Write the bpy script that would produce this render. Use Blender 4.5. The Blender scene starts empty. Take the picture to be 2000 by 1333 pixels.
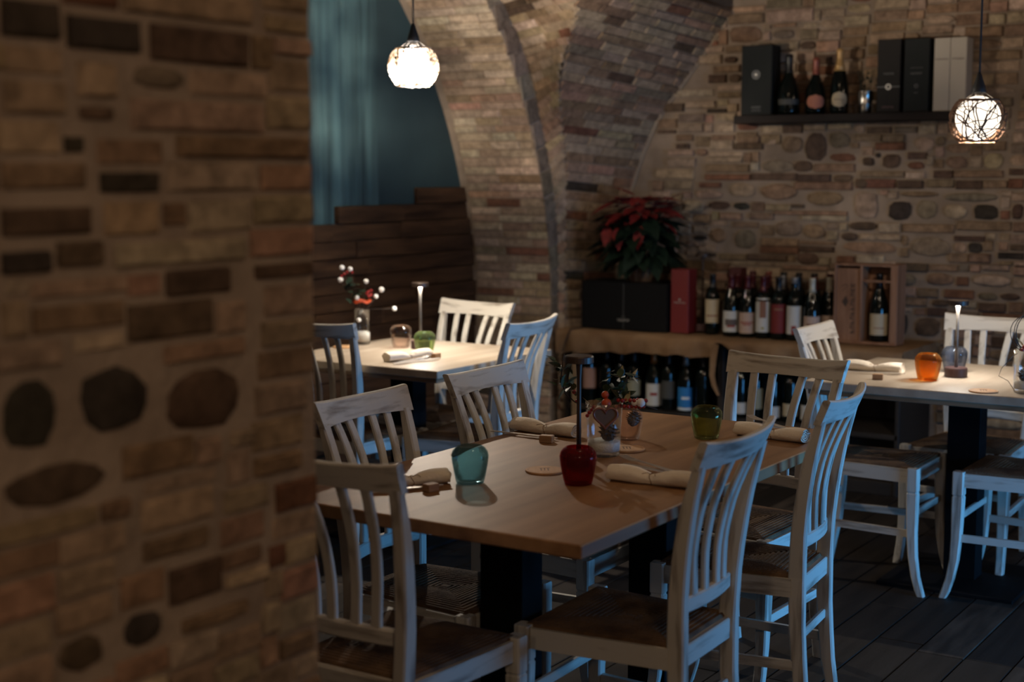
import bpy, bmesh, math, random
from mathutils import Vector, Matrix, noise as mnoise
random.seed(7)
PI = math.pi
SC = bpy.context.scene
COL = SC.collection

# ------------------------------------------------------------------ camera, light, exposure
cam_d = bpy.data.cameras.new('camera'); cam = bpy.data.objects.new('camera', cam_d); COL.objects.link(cam)
cam.location = (0, 0, 1.4756); cam.rotation_euler = (PI/2 - .114836, 0, .574672)
cam_d.sensor_width = 36; cam_d.lens = 2855.6/2000*36; cam_d.clip_start = .05
cam_d.dof.use_dof = True; cam_d.dof.focus_distance = 4.1; cam_d.dof.aperture_fstop = 2.4
SC.camera = cam
SC.cycles.transparent_max_bounces = 32
SC.view_settings.view_transform = 'Standard'; SC.view_settings.look = 'None'
SC.view_settings.gamma = 1; SC.view_settings.use_curve_mapping = False
SC.view_settings.exposure = 0.15
w = bpy.data.worlds.new('world'); SC.world = w; w.use_nodes = True
w.node_tree.nodes['Background'].inputs[0].default_value = (.55, .8, 1, 1)
w.node_tree.nodes['Background'].inputs[1].default_value = .006

def area(name, loc, rot, sx, sy, col, power):
    l = bpy.data.lights.new(name, 'AREA'); l.shape = 'RECTANGLE'; l.size = sx; l.size_y = sy
    l.color = col; l.energy = power
    o = bpy.data.objects.new(name, l); COL.objects.link(o); o.location = loc; o.rotation_euler = rot
    return o
def point(name, loc, col, power, r):
    l = bpy.data.lights.new(name, 'POINT'); l.color = col; l.energy = power; l.shadow_soft_size = r
    o = bpy.data.objects.new(name, l); COL.objects.link(o); o.location = loc
    return o
# daylight through the window in the right-hand wall
win = area('window_daylight', (.93, 4.45, .50), (0, PI/2, 0), .8, 1.2, (.10, .44, 1), 23)
win.data.spread = math.radians(94)
# the other lamps of the room, behind the camera
point('room_lamp', (.45, .4, 2.15), (1, .76, .54), 20, .10)
point('room_lamp', (-.5, -1.6, 2.15), (1, .76, .54), 17, .10)
point('room_lamp', (.2, 6.1, 2.15), (1, .76, .54), 4.5, .10)
point('table_fill_light', (-1.25, 2.75, 2.85), (1, .72, .47), 13, .12)  # added light without a fixture, brightens the front table from above
BULB = 1.9

# ------------------------------------------------------------------ mesh helpers
class MB:
    def __init__(s): s.v = []; s.f = []; s.m = []; s.mi = 0
    def add(s, vs, fs):
        o = len(s.v); s.v += [tuple(p) for p in vs]
        s.f += [tuple(i+o for i in f) for f in fs]; s.m += [s.mi]*len(fs); return s
    def loft(s, rings, cap=True, closed=False):
        n = len(rings[0]); vs = [p for r in rings for p in r]; fs = []
        k = len(rings)
        for i in range(k if closed else k-1):
            a, b = i*n, ((i+1) % k)*n
            for j in range(n):
                q = (j+1) % n; fs.append((a+j, a+q, b+q, b+j))
        if cap and not closed: fs += [tuple(range(n))[::-1], tuple(range((k-1)*n, k*n))]
        return s.add(vs, fs)
    def box(s, x0, x1, y0, y1, z0, z1, c=0.0):
        if c <= 0:
            vs = [(x, y, z) for z in (z0, z1) for y in (y0, y1) for x in (x0, x1)]
            return s.add(vs, [(0, 2, 3, 1), (4, 5, 7, 6), (0, 1, 5, 4), (2, 6, 7, 3), (0, 4, 6, 2), (1, 3, 7, 5)])
        def r(z, i):
            a0, a1, b0, b1 = x0+i, x1-i, y0+i, y1-i
            return [(a0+c, b0, z), (a1-c, b0, z), (a1, b0+c, z), (a1, b1-c, z), (a1-c, b1, z), (a0+c, b1, z), (a0, b1-c, z), (a0, b0+c, z)]
        return s.loft([r(z0, c), r(z0+c, 0), r(z1-c, 0), r(z1, c)])
    def tube(s, pts, r, n=6, cap=True):
        pts = [Vector(p) for p in pts]; rr = r if isinstance(r, (list, tuple)) else [r]*len(pts)
        rings = []; up = None
        for i, p in enumerate(pts):
            t = (pts[min(i+1, len(pts)-1)] - pts[max(i-1, 0)])
            if t.length < 1e-9: t = Vector((0, 0, 1))
            t.normalize()
            if up is None: up = t.orthogonal().normalized()
            up = (up - t*up.dot(t)); up = up.normalized() if up.length > 1e-6 else t.orthogonal().normalized()
            b = t.cross(up)
            rings.append([p + (up*math.cos(2*PI*j/n) + b*math.sin(2*PI*j/n))*rr[i] for j in range(n)])
        return s.loft(rings, cap)
    def lathe(s, prof, n=24, cx=0, cy=0, cap=True):
        rings = [[(cx+max(r, 1e-4)*math.cos(2*PI*j/n), cy+max(r, 1e-4)*math.sin(2*PI*j/n), z) for j in range(n)] for r, z in prof]
        return s.loft(rings, cap)
    def ball(s, c, r, n=8, m=6, sq=(1, 1, 1)):
        c = Vector(c)
        rings = [[c + Vector((r*sq[0]*math.sin(PI*i/m)*math.cos(2*PI*j/n), r*sq[1]*math.sin(PI*i/m)*math.sin(2*PI*j/n), -r*sq[2]*math.cos(PI*i/m))) for j in range(n)]
                 for i in range(1, m)]
        rings = [[c+Vector((1e-4*math.cos(2*PI*j/n), 1e-4*math.sin(2*PI*j/n), -r*sq[2])) for j in range(n)]] + rings + \
                [[c+Vector((1e-4*math.cos(2*PI*j/n), 1e-4*math.sin(2*PI*j/n), r*sq[2])) for j in range(n)]]
        return s.loft(rings, True)
    def mesh(s, name, mats=None, smooth=False):
        me = bpy.data.meshes.new(name); me.from_pydata(s.v, [], s.f)
        if mats:
            for m in (mats if isinstance(mats, (list, tuple)) else [mats]): me.materials.append(m)
        me.polygons.foreach_set('material_index', s.m)
        bm = bmesh.new(); bm.from_mesh(me); bmesh.ops.recalc_face_normals(bm, faces=bm.faces); bm.to_mesh(me); bm.free()
        if smooth: me.polygons.foreach_set('use_smooth', [True]*len(me.polygons))
        me.update(); return me

def obj(name, me, parent=None, loc=None, rot=None, scale=None, label=None):
    o = bpy.data.objects.new(name, me); COL.objects.link(o)
    if parent: o.parent = parent
    if loc: o.location = loc
    if rot: o.rotation_euler = rot
    if scale: o.scale = scale
    if label: o['label'] = label
    return o
def tag(o, label, cat, group=None, kind=None):
    o['label'] = label; o['category'] = cat
    if group: o['group'] = group
    if kind: o['kind'] = kind
    return o
def thing(name, label, cat, loc, rz=0, group=None, scale=None):
    o = bpy.data.objects.new(name, None); COL.objects.link(o); o.empty_display_size = .1
    o.location = loc; o.rotation_euler = (0, 0, rz)
    if scale: o.scale = scale
    return tag(o, label, cat, group)
def struct(name, me, label=None, parent=None):
    o = obj(name, me, parent); o['kind'] = 'structure'
    if label: o['label'] = label
    return o
def copy_tree(o, parent=None):
    c = o.copy(); COL.objects.link(c); c.parent = parent
    for ch in list(o.children): copy_tree(ch, c)
    return c

# ------------------------------------------------------------------ materials
def newmat(name):
    m = bpy.data.materials.new(name); m.use_nodes = True
    nt = m.node_tree; return m, nt, nt.nodes['Principled BSDF']
def pbr(name, col, rough=.6, metal=0, col2=None, nscale=8, stretch=(1, 1, 1), lo=.35, hi=.65, bump=0, bscale=30, spec=.5, coat=0, detail=4, trans=0):
    m, nt, b = newmat(name); N = nt.nodes; L = nt.links
    b.inputs['Base Color'].default_value = (*col, 1); b.inputs['Roughness'].default_value = rough
    b.inputs['Metallic'].default_value = metal; b.inputs['Specular IOR Level'].default_value = spec
    b.inputs['Coat Weight'].default_value = coat
    if col2 or bump:
        tc = N.new('ShaderNodeTexCoord'); mp = N.new('ShaderNodeMapping'); mp.inputs['Scale'].default_value = stretch
        oi = N.new('ShaderNodeObjectInfo'); ad = N.new('ShaderNodeVectorMath'); ad.operation = 'ADD'
        mu = N.new('ShaderNodeMath'); mu.operation = 'MULTIPLY'; mu.inputs[1].default_value = 17.0
        L.new(oi.outputs['Random'], mu.inputs[0]); L.new(tc.outputs['Object'], mp.inputs['Vector'])
        L.new(mp.outputs['Vector'], ad.inputs[0]); L.new(mu.outputs[0], ad.inputs[1])
    if col2:
        nz = N.new('ShaderNodeTexNoise'); nz.inputs['Scale'].default_value = nscale; nz.inputs['Detail'].default_value = detail
        L.new(ad.outputs[0], nz.inputs['Vector'])
        cr = N.new('ShaderNodeValToRGB'); cr.color_ramp.elements[0].position = lo; cr.color_ramp.elements[1].position = hi
        cr.color_ramp.elements[0].color = (*col, 1); cr.color_ramp.elements[1].color = (*col2, 1)
        L.new(nz.outputs['Fac'], cr.inputs['Fac']); L.new(cr.outputs['Color'], b.inputs['Base Color'])
    if bump:
        n2 = N.new('ShaderNodeTexNoise'); n2.inputs['Scale'].default_value = bscale; n2.inputs['Detail'].default_value = 5
        L.new(ad.outputs[0], n2.inputs['Vector'])
        bp = N.new('ShaderNodeBump'); bp.inputs['Strength'].default_value = bump; bp.inputs['Distance'].default_value = .01
        L.new(n2.outputs['Fac'], bp.inputs['Height']); L.new(bp.outputs['Normal'], b.inputs['Normal'])
    return m
def masonry_mat(name, joined):
    m, nt, b = newmat(name); N = nt.nodes; L = nt.links
    b.inputs['Roughness'].default_value = .92; b.inputs['Specular IOR Level'].default_value = .2
    if joined:
        ca = N.new('ShaderNodeVertexColor'); ca.layer_name = 'Col'; src = ca.outputs['Color']
    else:
        oi = N.new('ShaderNodeObjectInfo'); src = oi.outputs['Color']
    geo = N.new('ShaderNodeNewGeometry')
    nz = N.new('ShaderNodeTexNoise'); nz.inputs['Scale'].default_value = 26; nz.inputs['Detail'].default_value = 6; nz.inputs['Roughness'].default_value = .65
    L.new(geo.outputs['Position'], nz.inputs['Vector'])
    cr = N.new('ShaderNodeValToRGB'); cr.color_ramp.elements[0].position = .3; cr.color_ramp.elements[1].position = .72
    cr.color_ramp.elements[0].color = (.5, .48, .46, 1); cr.color_ramp.elements[1].color = (1.25, 1.22, 1.18, 1)
    L.new(nz.outputs['Fac'], cr.inputs['Fac'])
    mx = N.new('ShaderNodeMix'); mx.data_type = 'RGBA'; mx.blend_type = 'MULTIPLY'; mx.inputs[0].default_value = 1
    L.new(src, mx.inputs[6]); L.new(cr.outputs['Color'], mx.inputs[7]); L.new(mx.outputs[2], b.inputs['Base Color'])
    n2 = N.new('ShaderNodeTexNoise'); n2.inputs['Scale'].default_value = 70; n2.inputs['Detail'].default_value = 5
    L.new(geo.outputs['Position'], n2.inputs['Vector'])
    bp = N.new('ShaderNodeBump'); bp.inputs['Strength'].default_value = .55; bp.inputs['Distance'].default_value = .006
    L.new(n2.outputs['Fac'], bp.inputs['Height']); L.new(bp.outputs['Normal'], b.inputs['Normal'])
    return m
def thin_glass(name, tint, refl=1.0, body=.0):
    m, nt, b = newmat(name); N = nt.nodes; L = nt.links; N.remove(b)
    out = N['Material Output']
    tr = N.new('ShaderNodeBsdfTransparent'); tr.inputs[0].default_value = (*tint, 1)
    gl = N.new('ShaderNodeBsdfGlossy'); gl.inputs['Roughness'].default_value = .03
    fr = N.new('ShaderNodeFresnel'); fr.inputs['IOR'].default_value = 1.4
    fm_ = N.new('ShaderNodeMath'); fm_.operation = 'MULTIPLY'; fm_.inputs[1].default_value = .5*refl; L.new(fr.outputs[0], fm_.inputs[0])
    mx = N.new('ShaderNodeMixShader'); L.new(fm_.outputs[0], mx.inputs[0]); L.new(tr.outputs[0], mx.inputs[1]); L.new(gl.outputs[0], mx.inputs[2])
    if body > 0:
        df = N.new('ShaderNodeBsdfDiffuse'); df.inputs[0].default_value = (*[t*.6 for t in tint], 1)
        m2 = N.new('ShaderNodeMixShader'); m2.inputs[0].default_value = body
        L.new(mx.outputs[0], m2.inputs[1]); L.new(df.outputs[0], m2.inputs[2]); L.new(m2.outputs[0], out.inputs[0])
    else: L.new(mx.outputs[0], out.inputs[0])
    return m
def emit(name, col, s):
    m, nt, b = newmat(name); b.inputs['Base Color'].default_value = (0, 0, 0, 1)
    b.inputs['Emission Color'].default_value = (*col, 1); b.inputs['Emission Strength'].default_value = s
    return m

M_BRICK = masonry_mat('masonry', False); M_BRICKJ = masonry_mat('masonry_joined', True)
M_MORTAR = pbr('mortar', (.25, .19, .14), .95, col2=(.34, .265, .20), nscale=9, bump=.6, bscale=45, spec=.15)
M_MORTAR_D = pbr('mortar_rubble', (.20, .15, .11), .95, col2=(.28, .215, .163), nscale=7, bump=.6, bscale=40, spec=.15)
M_PLASTER = pbr('plaster', (.32, .25, .18), .9, col2=(.24, .18, .13), nscale=3)
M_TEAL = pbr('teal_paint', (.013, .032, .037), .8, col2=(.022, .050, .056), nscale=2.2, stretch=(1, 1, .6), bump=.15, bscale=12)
M_TEALCLOTH = pbr('teal_fabric', (.012, .030, .034), .8, col2=(.070, .142, .150), nscale=2.2, stretch=(2, 5, .30), lo=.34, hi=.68, bump=.1, bscale=120)  # pale and dark streaks paint the light and shade of the folds
def chalk(name, st):
    return pbr(name, (.20, .165, .13), .62, col2=(.52, .49, .43), nscale=1.0, stretch=st, lo=.30, hi=.50, bump=.12, bscale=40, detail=7)
M_CV = chalk('chalk_paint_upright', (38, 38, 4)); M_CX = chalk('chalk_paint_rail', (4, 38, 38)); M_CY = chalk('chalk_paint_side', (38, 4, 38))
M_RUSH = pbr('rush', (.060, .030, .013), .85, col2=(.15, .085, .040), nscale=14, stretch=(1, 1, 1), bump=.5, bscale=160)
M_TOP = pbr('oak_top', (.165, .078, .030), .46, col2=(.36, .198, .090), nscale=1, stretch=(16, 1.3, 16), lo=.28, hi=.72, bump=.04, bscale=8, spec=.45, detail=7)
M_TOP_LIT = pbr('lit_oak_top', (.30, .235, .17), .40, col2=(.44, .37, .29), nscale=1, stretch=(16, 1.3, 16), lo=.28, hi=.72, bump=.04, bscale=8, spec=.45, detail=7)  # same oak, lamp light put into its colour for the two far tables
M_EDGE = pbr('oak_edge', (.15, .09, .05), .5, col2=(.25, .165, .10), nscale=1, stretch=(6, 6, 40))
M_BLACK = pbr('black_steel', (.005, .005, .0055), .7, spec=.1)
M_BLACKBOX = pbr('black_card', (.004, .004, .0045), .7, spec=.15)
M_DGREEN = pbr('dark_green_card', (.007, .009, .009), .65, spec=.2)
M_DBROWN = pbr('dark_brown_card', (.011, .009, .008), .65, spec=.2)
M_REDBOX = pbr('red_card', (.15, .012, .012), .5)
M_WHITEBOX = pbr('ivory_card', (.42, .37, .30), .6)
M_SEAM = pbr('seam', (.05, .04, .03), .8)
M_SILVER = pbr('silver_print', (.42, .40, .36), .4, metal=.3)
M_GREYPRINT = pbr('grey_print', (.10, .10, .10), .5)
M_MAROON = pbr('maroon_print', (.09, .03, .035), .5)
M_INK = pbr('ink', (.05, .03, .02), .7)
M_DWOOD = pbr('dark_shelf_wood', (.006, .003, .0025), .6, spec=.2, col2=(.014, .007, .005), nscale=2, stretch=(2, 20, 20))
M_CAB = pbr('cabinet_wood', (.012, .009, .007), .6, col2=(.02, .014, .01), nscale=3)
M_POST = pbr('pine_post', (.22, .14, .07), .6, col2=(.30, .2, .11), nscale=2, stretch=(18, 18, 2))
M_CRATE = pbr('crate_wood', (.20, .095, .05), .6, col2=(.29, .15, .085), nscale=2, stretch=(16, 16, 2), bump=.08, bscale=30)
M_BURLAP = pbr('burlap', (.20, .115, .06), .95, col2=(.27, .17, .095), nscale=6, bump=.5, bscale=220, spec=.1)
M_GLASSBOT = pbr('bottle_glass', (.003, .005, .004), .08, spec=.45)
M_BOARD = pbr('stained_board', (.025, .012, .0065), .7, spec=.2, col2=(.10, .050, .023), nscale=1.2, stretch=(20, 2.2, 20), lo=.3, hi=.75, bump=.25, bscale=14, detail=6)
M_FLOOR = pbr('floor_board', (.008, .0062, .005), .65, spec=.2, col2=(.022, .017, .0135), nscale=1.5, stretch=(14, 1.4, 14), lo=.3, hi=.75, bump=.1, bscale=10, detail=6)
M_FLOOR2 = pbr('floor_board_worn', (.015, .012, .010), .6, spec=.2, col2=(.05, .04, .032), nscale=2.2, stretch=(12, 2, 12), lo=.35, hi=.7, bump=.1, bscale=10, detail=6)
M_LINEN = pbr('linen', (.72, .64, .53), .9, col2=(.80, .72, .61), nscale=12, bump=.2, bscale=120)
M_TWINE = pbr('twine', (.22, .12, .06), .9)
M_STEEL = pbr('cutlery_steel', (.62, .58, .53), .3, metal=.45)
M_BLOCK = pbr('wood_block', (.28, .16, .08), .6, col2=(.36, .22, .12), nscale=3, stretch=(3, 20, 20))
M_CORK = pbr('coaster_wood', (.48, .26, .115), .65, col2=(.57, .33, .16), nscale=4, stretch=(12, 2, 2))
M_ENGRAVE = pbr('engraving', (.16, .08, .035), .7)
M_GL_BLUE = thin_glass('blue_glass', (.56, .74, .78), body=.03); M_GL_RED = thin_glass('red_glass', (.66, .10, .11), body=.10)
M_GL_GREEN = thin_glass('green_glass', (.72, .76, .50), body=.03); M_GL_AMBER = thin_glass('amber_glass', (.96, .62, .22), body=.06)
M_GL_SMOKE = thin_glass('smoke_glass', (.62, .66, .74), body=.04); M_GL_PINK = thin_glass('pink_glass', (.96, .90, .87)); M_GL_CLEAR = thin_glass('clear_glass', (.985, .99, .985))
M_GL_LGREEN = thin_glass('bright_green_glass', (.80, .90, .64), body=.05)
M_BULB = emit('bulb', (1, .86, .70), BULB); M_LED = emit('led', (1, .95, .88), 380)
M_WICKER = pbr('wicker', (.10, .045, .02), .8); M_WICKER_L = pbr('pale_wicker', (.60, .48, .36), .8)
M_CORD = pbr('black_cord', (.008, .008, .009), .6); M_WIRE = pbr('wire_frame', (.5, .45, .4), .4, metal=.8)
M_SAND = pbr('white_sand', (.70, .68, .64), .95, bump=.3, bscale=200)
M_CONE = pbr('pine_cone', (.05, .035, .028), .8, col2=(.16, .13, .11), nscale=60)
M_LEAF = pbr('leaf', (.018, .04, .018), .5, col2=(.045, .07, .025), nscale=8); M_LEAFD = pbr('dark_leaf', (.005, .013, .008), .6, spec=.25, col2=(.010, .024, .013), nscale=8)
M_LEAFY = pbr('dry_leaf', (.28, .24, .12), .7); M_BERRY = pbr('red_berry', (.25, .012, .012), .3); M_SNOW = pbr('white_ball', (.78, .76, .72), .8, bump=.3, bscale=90)
M_ORANGE = pbr('orange_fruit', (.45, .06, .015), .5); M_TWIG = pbr('twig', (.035, .022, .015), .8); M_BRACT = pbr('red_bract', (.12, .006, .007), .7, col2=(.25, .014, .011), nscale=9)
M_HEART = pbr('copper_heart', (.20, .08, .06), .4, metal=.4); M_HEARTIN = pbr('heart_bark', (.11, .075, .055), .9); M_FOIL = pbr('foil_wrap', (.22, .08, .05), .25, metal=.7, col2=(.4, .3, .2), nscale=20)
M_TIN = pbr('tin', (.5, .48, .45), .25, metal=1); M_DLAMP = pbr('lamp_bronze', (.045, .028, .02), .45, metal=.3); M_LAMPSTEM = pbr('lamp_stem', (.10, .085, .07), .35)
M_LAMPBASE = pbr('lamp_base', (.05, .02, .018), .5)
WALL_STONES="""-2.640 -2.530 1.592 1.676 sg;-2.768 -2.644 1.530 1.672 sd;-2.882 -2.773 1.568 1.658 sb;-2.986 -2.905 1.609 1.654 st;-3.139 -2.986 1.591 1.624 bd;-3.122 -3.004 1.624 1.659 bb;-2.995 -2.816 1.471 1.539 sg;-2.816 -2.720 1.477 1.535 sd;-3.047 -2.801 1.436 1.471 bd;-3.303 -3.053 1.436 1.466 br;-2.798 -2.624 1.429 1.466 bd;-2.613 -2.508 1.430 1.466 sd;-2.808 -2.513 1.390 1.429 bb;-2.497 -2.424 1.399 1.446 sd;-3.535 -3.376 1.387 1.432 bg;-3.336 -3.214 1.397 1.424 br;-3.165 -3.016 1.351 1.422 sy;-2.993 -2.796 1.337 1.423 sb;-2.750 -2.549 1.313 1.382 sb;-3.366 -3.201 1.338 1.388 st;-3.421 -3.309 1.270 1.332 st;-3.285 -3.157 1.284 1.328 sd;-3.139 -3.050 1.285 1.324 sk;-2.962 -2.829 1.283 1.315 by;-2.823 -2.760 1.300 1.316 bd;-2.915 -2.536 1.265 1.284 bb;-3.049 -2.920 1.238 1.271 bb;-3.211 -3.091 1.235 1.268 bp;-2.770 -2.530 1.238 1.264 bt;-2.907 -2.769 1.154 1.235 sg;-2.757 -2.645 1.146 1.221 sb;-3.136 -3.011 1.088 1.187 sg;-3.264 -3.179 1.111 1.189 sb;-3.362 -3.288 1.123 1.151 sk;-2.981 -2.785 1.107 1.145 bb;-2.987 -2.784 1.069 1.104 br;-2.778 -2.598 1.085 1.109 bd;-3.330 -3.238 1.043 1.057 bk;-3.213 -3.063 1.028 1.058 bb;-3.057 -2.846 1.031 1.061 bd;-2.794 -2.681 1.016 1.081 sd;-2.580 -2.492 1.034 1.066 br;-3.457 -3.388 1.605 1.627 sd;-3.357 -3.289 1.560 1.599 sb;-2.445 -2.327 1.664 1.695 bd;-2.307 -2.201 1.664 1.693 bg;-2.505 -2.370 1.626 1.657 bb;-2.365 -2.257 1.620 1.656 bb;-2.398 -2.256 1.582 1.618 br;-2.208 -2.117 1.578 1.644 st;-2.461 -2.406 1.508 1.549 sd;-2.402 -2.375 1.547 1.571 sk;-2.367 -2.273 1.494 1.565 sd;-2.239 -2.157 1.489 1.527 sr;-2.057 -1.954 1.489 1.554 sb;-1.881 -1.794 1.489 1.567 sy;-1.765 -1.700 1.463 1.493 bd;-1.763 -1.698 1.402 1.447 br;-2.469 -2.257 1.453 1.479 bb;-2.112 -2.023 1.449 1.484 bd;-2.018 -1.792 1.452 1.484 bb;-2.493 -2.299 1.400 1.443 br;-2.284 -2.163 1.399 1.437 bd;-2.144 -2.016 1.404 1.442 bb;-2.007 -1.886 1.398 1.438 bd;-1.877 -1.768 1.403 1.438 bb;-2.273 -2.090 1.359 1.385 sb;-2.061 -1.806 1.340 1.382 sg;-2.500 -2.380 1.252 1.383 st;-2.330 -2.212 1.245 1.341 sk;-2.193 -2.092 1.252 1.347 sg;-2.059 -1.946 1.259 1.325 st;-1.921 -1.806 1.257 1.327 sk;-1.745 -1.693 1.260 1.333 sd;-2.523 -2.382 1.193 1.237 sd;-2.253 -2.009 1.191 1.229 bb;-1.991 -1.747 1.206 1.248 bb;-2.562 -2.476 1.143 1.182 sd;-2.556 -2.270 1.082 1.141 sb;-2.214 -2.019 1.073 1.169 sg;-1.941 -1.873 1.101 1.148 sk;-2.006 -1.945 1.099 1.147 st;-2.026 -1.935 1.053 1.094 bb;-1.931 -1.833 1.056 1.097 bb;-1.746 -1.686 1.117 1.143 bd;-1.799 -1.685 1.078 1.106 bk;-1.790 -1.735 1.049 1.064 bb;-2.269 -2.126 1.003 1.041 bd;-2.112 -1.985 1.009 1.040 bb;-1.869 -1.747 1.022 1.048 bt;-2.258 -2.182 0.936 0.989 sg;-2.133 -1.996 0.942 0.999 sb;-1.923 -1.740 0.948 1.000 st;-2.171 -2.073 0.882 0.922 bb;-2.042 -1.905 0.883 0.922 br;-1.886 -1.792 0.880 0.915 sg;-1.784 -1.692 0.885 0.917 sd;-2.102 -2.014 0.841 0.872 sd;-1.880 -1.757 0.829 0.866 bd;-1.740 -1.676 0.828 0.876 bb;-2.123 -2.030 0.792 0.831 bd;-2.183 -2.054 0.691 0.785 sd;-2.261 -2.215 0.693 0.796 sk;-1.861 -1.674 0.791 0.821 br;-2.260 -2.125 0.839 0.875 bb;-3.184 -3.001 2.128 2.208 sb;-2.978 -2.736 2.218 2.280 bt;-2.946 -2.829 2.135 2.181 sg;-3.235 -3.190 2.122 2.197 bb;-3.195 -3.100 2.079 2.114 bb;-3.343 -3.220 2.027 2.073 bt;-3.207 -3.130 2.028 2.063 sd;-3.289 -3.192 1.932 1.973 bd;-3.180 -3.110 1.929 1.975 sd;-3.264 -3.117 1.982 2.017 bb;-3.493 -3.262 1.866 1.901 bc;-3.236 -3.102 1.854 1.883 bb;-3.539 -3.431 1.791 1.833 bd;-3.418 -3.248 1.806 1.841 bt;-3.293 -3.189 1.780 1.801 bk;-3.578 -3.476 1.679 1.697 bd;-3.456 -3.318 1.683 1.724 bt;-3.239 -3.143 1.680 1.721 bc;-3.469 -3.395 1.600 1.624 bd;-3.129 -3.016 1.631 1.678 bb;-2.990 -2.891 1.618 1.664 bb;-3.135 -2.989 1.591 1.614 bd"""
PIER_STONES="""1.143 1.225 1.636 1.681 bk;1.240 1.356 1.629 1.670 bk;1.377 1.559 1.623 1.671 bd;1.597 1.685 1.678 1.700 by;1.341 1.435 1.586 1.615 sg;1.256 1.305 1.543 1.558 bd;1.339 1.588 1.531 1.572 bt;1.418 1.686 1.497 1.526 br;1.230 1.258 1.501 1.520 bk;1.285 1.384 1.450 1.476 bk;1.135 1.260 1.456 1.488 br;1.403 1.570 1.451 1.490 bc;1.132 1.266 1.399 1.433 bd;1.392 1.429 1.405 1.435 br;1.130 1.200 1.354 1.381 bk;1.213 1.281 1.359 1.390 bd;1.306 1.546 1.353 1.384 bc;1.393 1.513 1.309 1.344 bd;1.566 1.688 1.323 1.342 bd;1.324 1.477 1.253 1.302 bd;1.171 1.316 1.279 1.311 br;1.121 1.205 1.135 1.228 sk;1.235 1.356 1.138 1.229 sk;1.386 1.533 1.117 1.208 sd;1.308 1.433 1.073 1.116 br;1.557 1.653 1.033 1.060 br;1.117 1.280 1.061 1.116 sd;1.339 1.459 0.956 0.982 bb;1.384 1.483 0.882 0.933 bd;1.299 1.367 0.842 0.889 sk;1.484 1.564 0.909 0.932 bb;1.192 1.267 0.837 0.884 sd;1.605 1.676 0.744 0.773 br;1.406 1.534 0.839 0.857 bb"""
WEB_S= [[-3.945, 6.537, 0.667], [-3.945, 6.546, 0.882], [-3.945, 6.539, 1.097], [-3.945, 6.512, 1.302], [-3.945, 6.485, 1.471], [-3.945, 6.409, 1.626], [-3.945, 6.369, 1.7], [-3.945, 6.329, 1.847], [-3.945, 6.295, 1.975], [-3.945, 6.232, 2.047], [-3.945, 6.176, 2.095], [-3.945, 6.092, 2.219], [-3.945, 6.015, 2.303], [-3.945, 5.891, 2.398]]
WEB_R= [[-3.93, 6.538, 0.668], [-3.93, 6.557, 0.936], [-3.93, 6.581, 1.175], [-3.923, 6.583, 1.386], [-3.893, 6.526, 1.531], [-3.839, 6.395, 1.692], [-3.793, 6.292, 1.797], [-3.738, 6.152, 1.901], [-3.673, 6.105, 2.01], [-3.635, 6.085, 2.067], [-3.583, 6.063, 2.142], [-3.498, 5.955, 2.246], [-3.406, 5.815, 2.34], [-3.245, 5.579, 2.476]]
WEB_R2= [[-3.93, 6.538, 0.668], [-3.93, 6.557, 0.936], [-3.93, 6.581, 1.175], [-3.914, 6.578, 1.442], [-3.881, 6.496, 1.572], [-3.836, 6.395, 1.699], [-3.787, 6.283, 1.809], [-3.738, 6.152, 1.901], [-3.676, 6.134, 2.007], [-3.602, 6.096, 2.117], [-3.498, 5.955, 2.246], [-3.367, 5.758, 2.376]]
WEB_W2= [[-3.849, 6.95, 0.636], [-3.845, 6.95, 0.902], [-3.825, 6.95, 1.152], [-3.743, 6.95, 1.408], [-3.689, 6.95, 1.517], [-3.648, 6.95, 1.67], [-3.591, 6.95, 1.747], [-3.532, 6.95, 1.833], [-3.468, 6.95, 1.913], [-3.381, 6.95, 1.989], [-3.273, 6.95, 2.158], [-3.165, 6.95, 2.293]]
# ------------------------------------------------------------------ masonry
TONES = {'c': (.42, .33, .245), 't': (.33, .245, .175), 'y': (.32, .24, .15), 'p': (.32, .20, .14), 'b': (.225, .150, .098),
         'r': (.18, .088, .056), 'd': (.11, .072, .050), 'k': (.050, .041, .032), 'g': (.20, .155, .112), 'e': (.25, .20, .155)}
def tone(t, j=.14):
    k = 1+random.uniform(-j, j)
    return tuple(max(.004, c*k*(1+random.uniform(-.05, .05))) for c in TONES[t])
def brick_template(i):
    rnd = random.Random(100+i); mb = MB()
    base = [(-.5, -.5), (-.17, -.5), (.17, -.5), (.5, -.5), (.5, .5), (.17, .5), (-.17, .5), (-.5, .5)]
    r1 = [(x+rnd.uniform(-.012, .012)-.012*(x > 0)+.012*(x < 0), y*(.95+rnd.uniform(-.05, .03)), .72) for x, y in base]
    r2 = [(x*(.93 if abs(x) > .4 else 1)+rnd.uniform(-.012, .012), y*(.78+rnd.uniform(-.08, .06)), 1+rnd.uniform(-.22, .15)) for x, y in base]
    n = 8; vs = [(x, y, 0) for x, y in base]+r1+r2; fs = []
    for a in (0, 8):
        for j in range(n): fs.append((a+j, a+(j+1) % n, a+8+(j+1) % n, a+8+j))
    fs += [(16, 17, 22, 23), (17, 18, 21, 22), (18, 19, 20, 21)]
    mb.add(vs, fs); return mb
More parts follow.
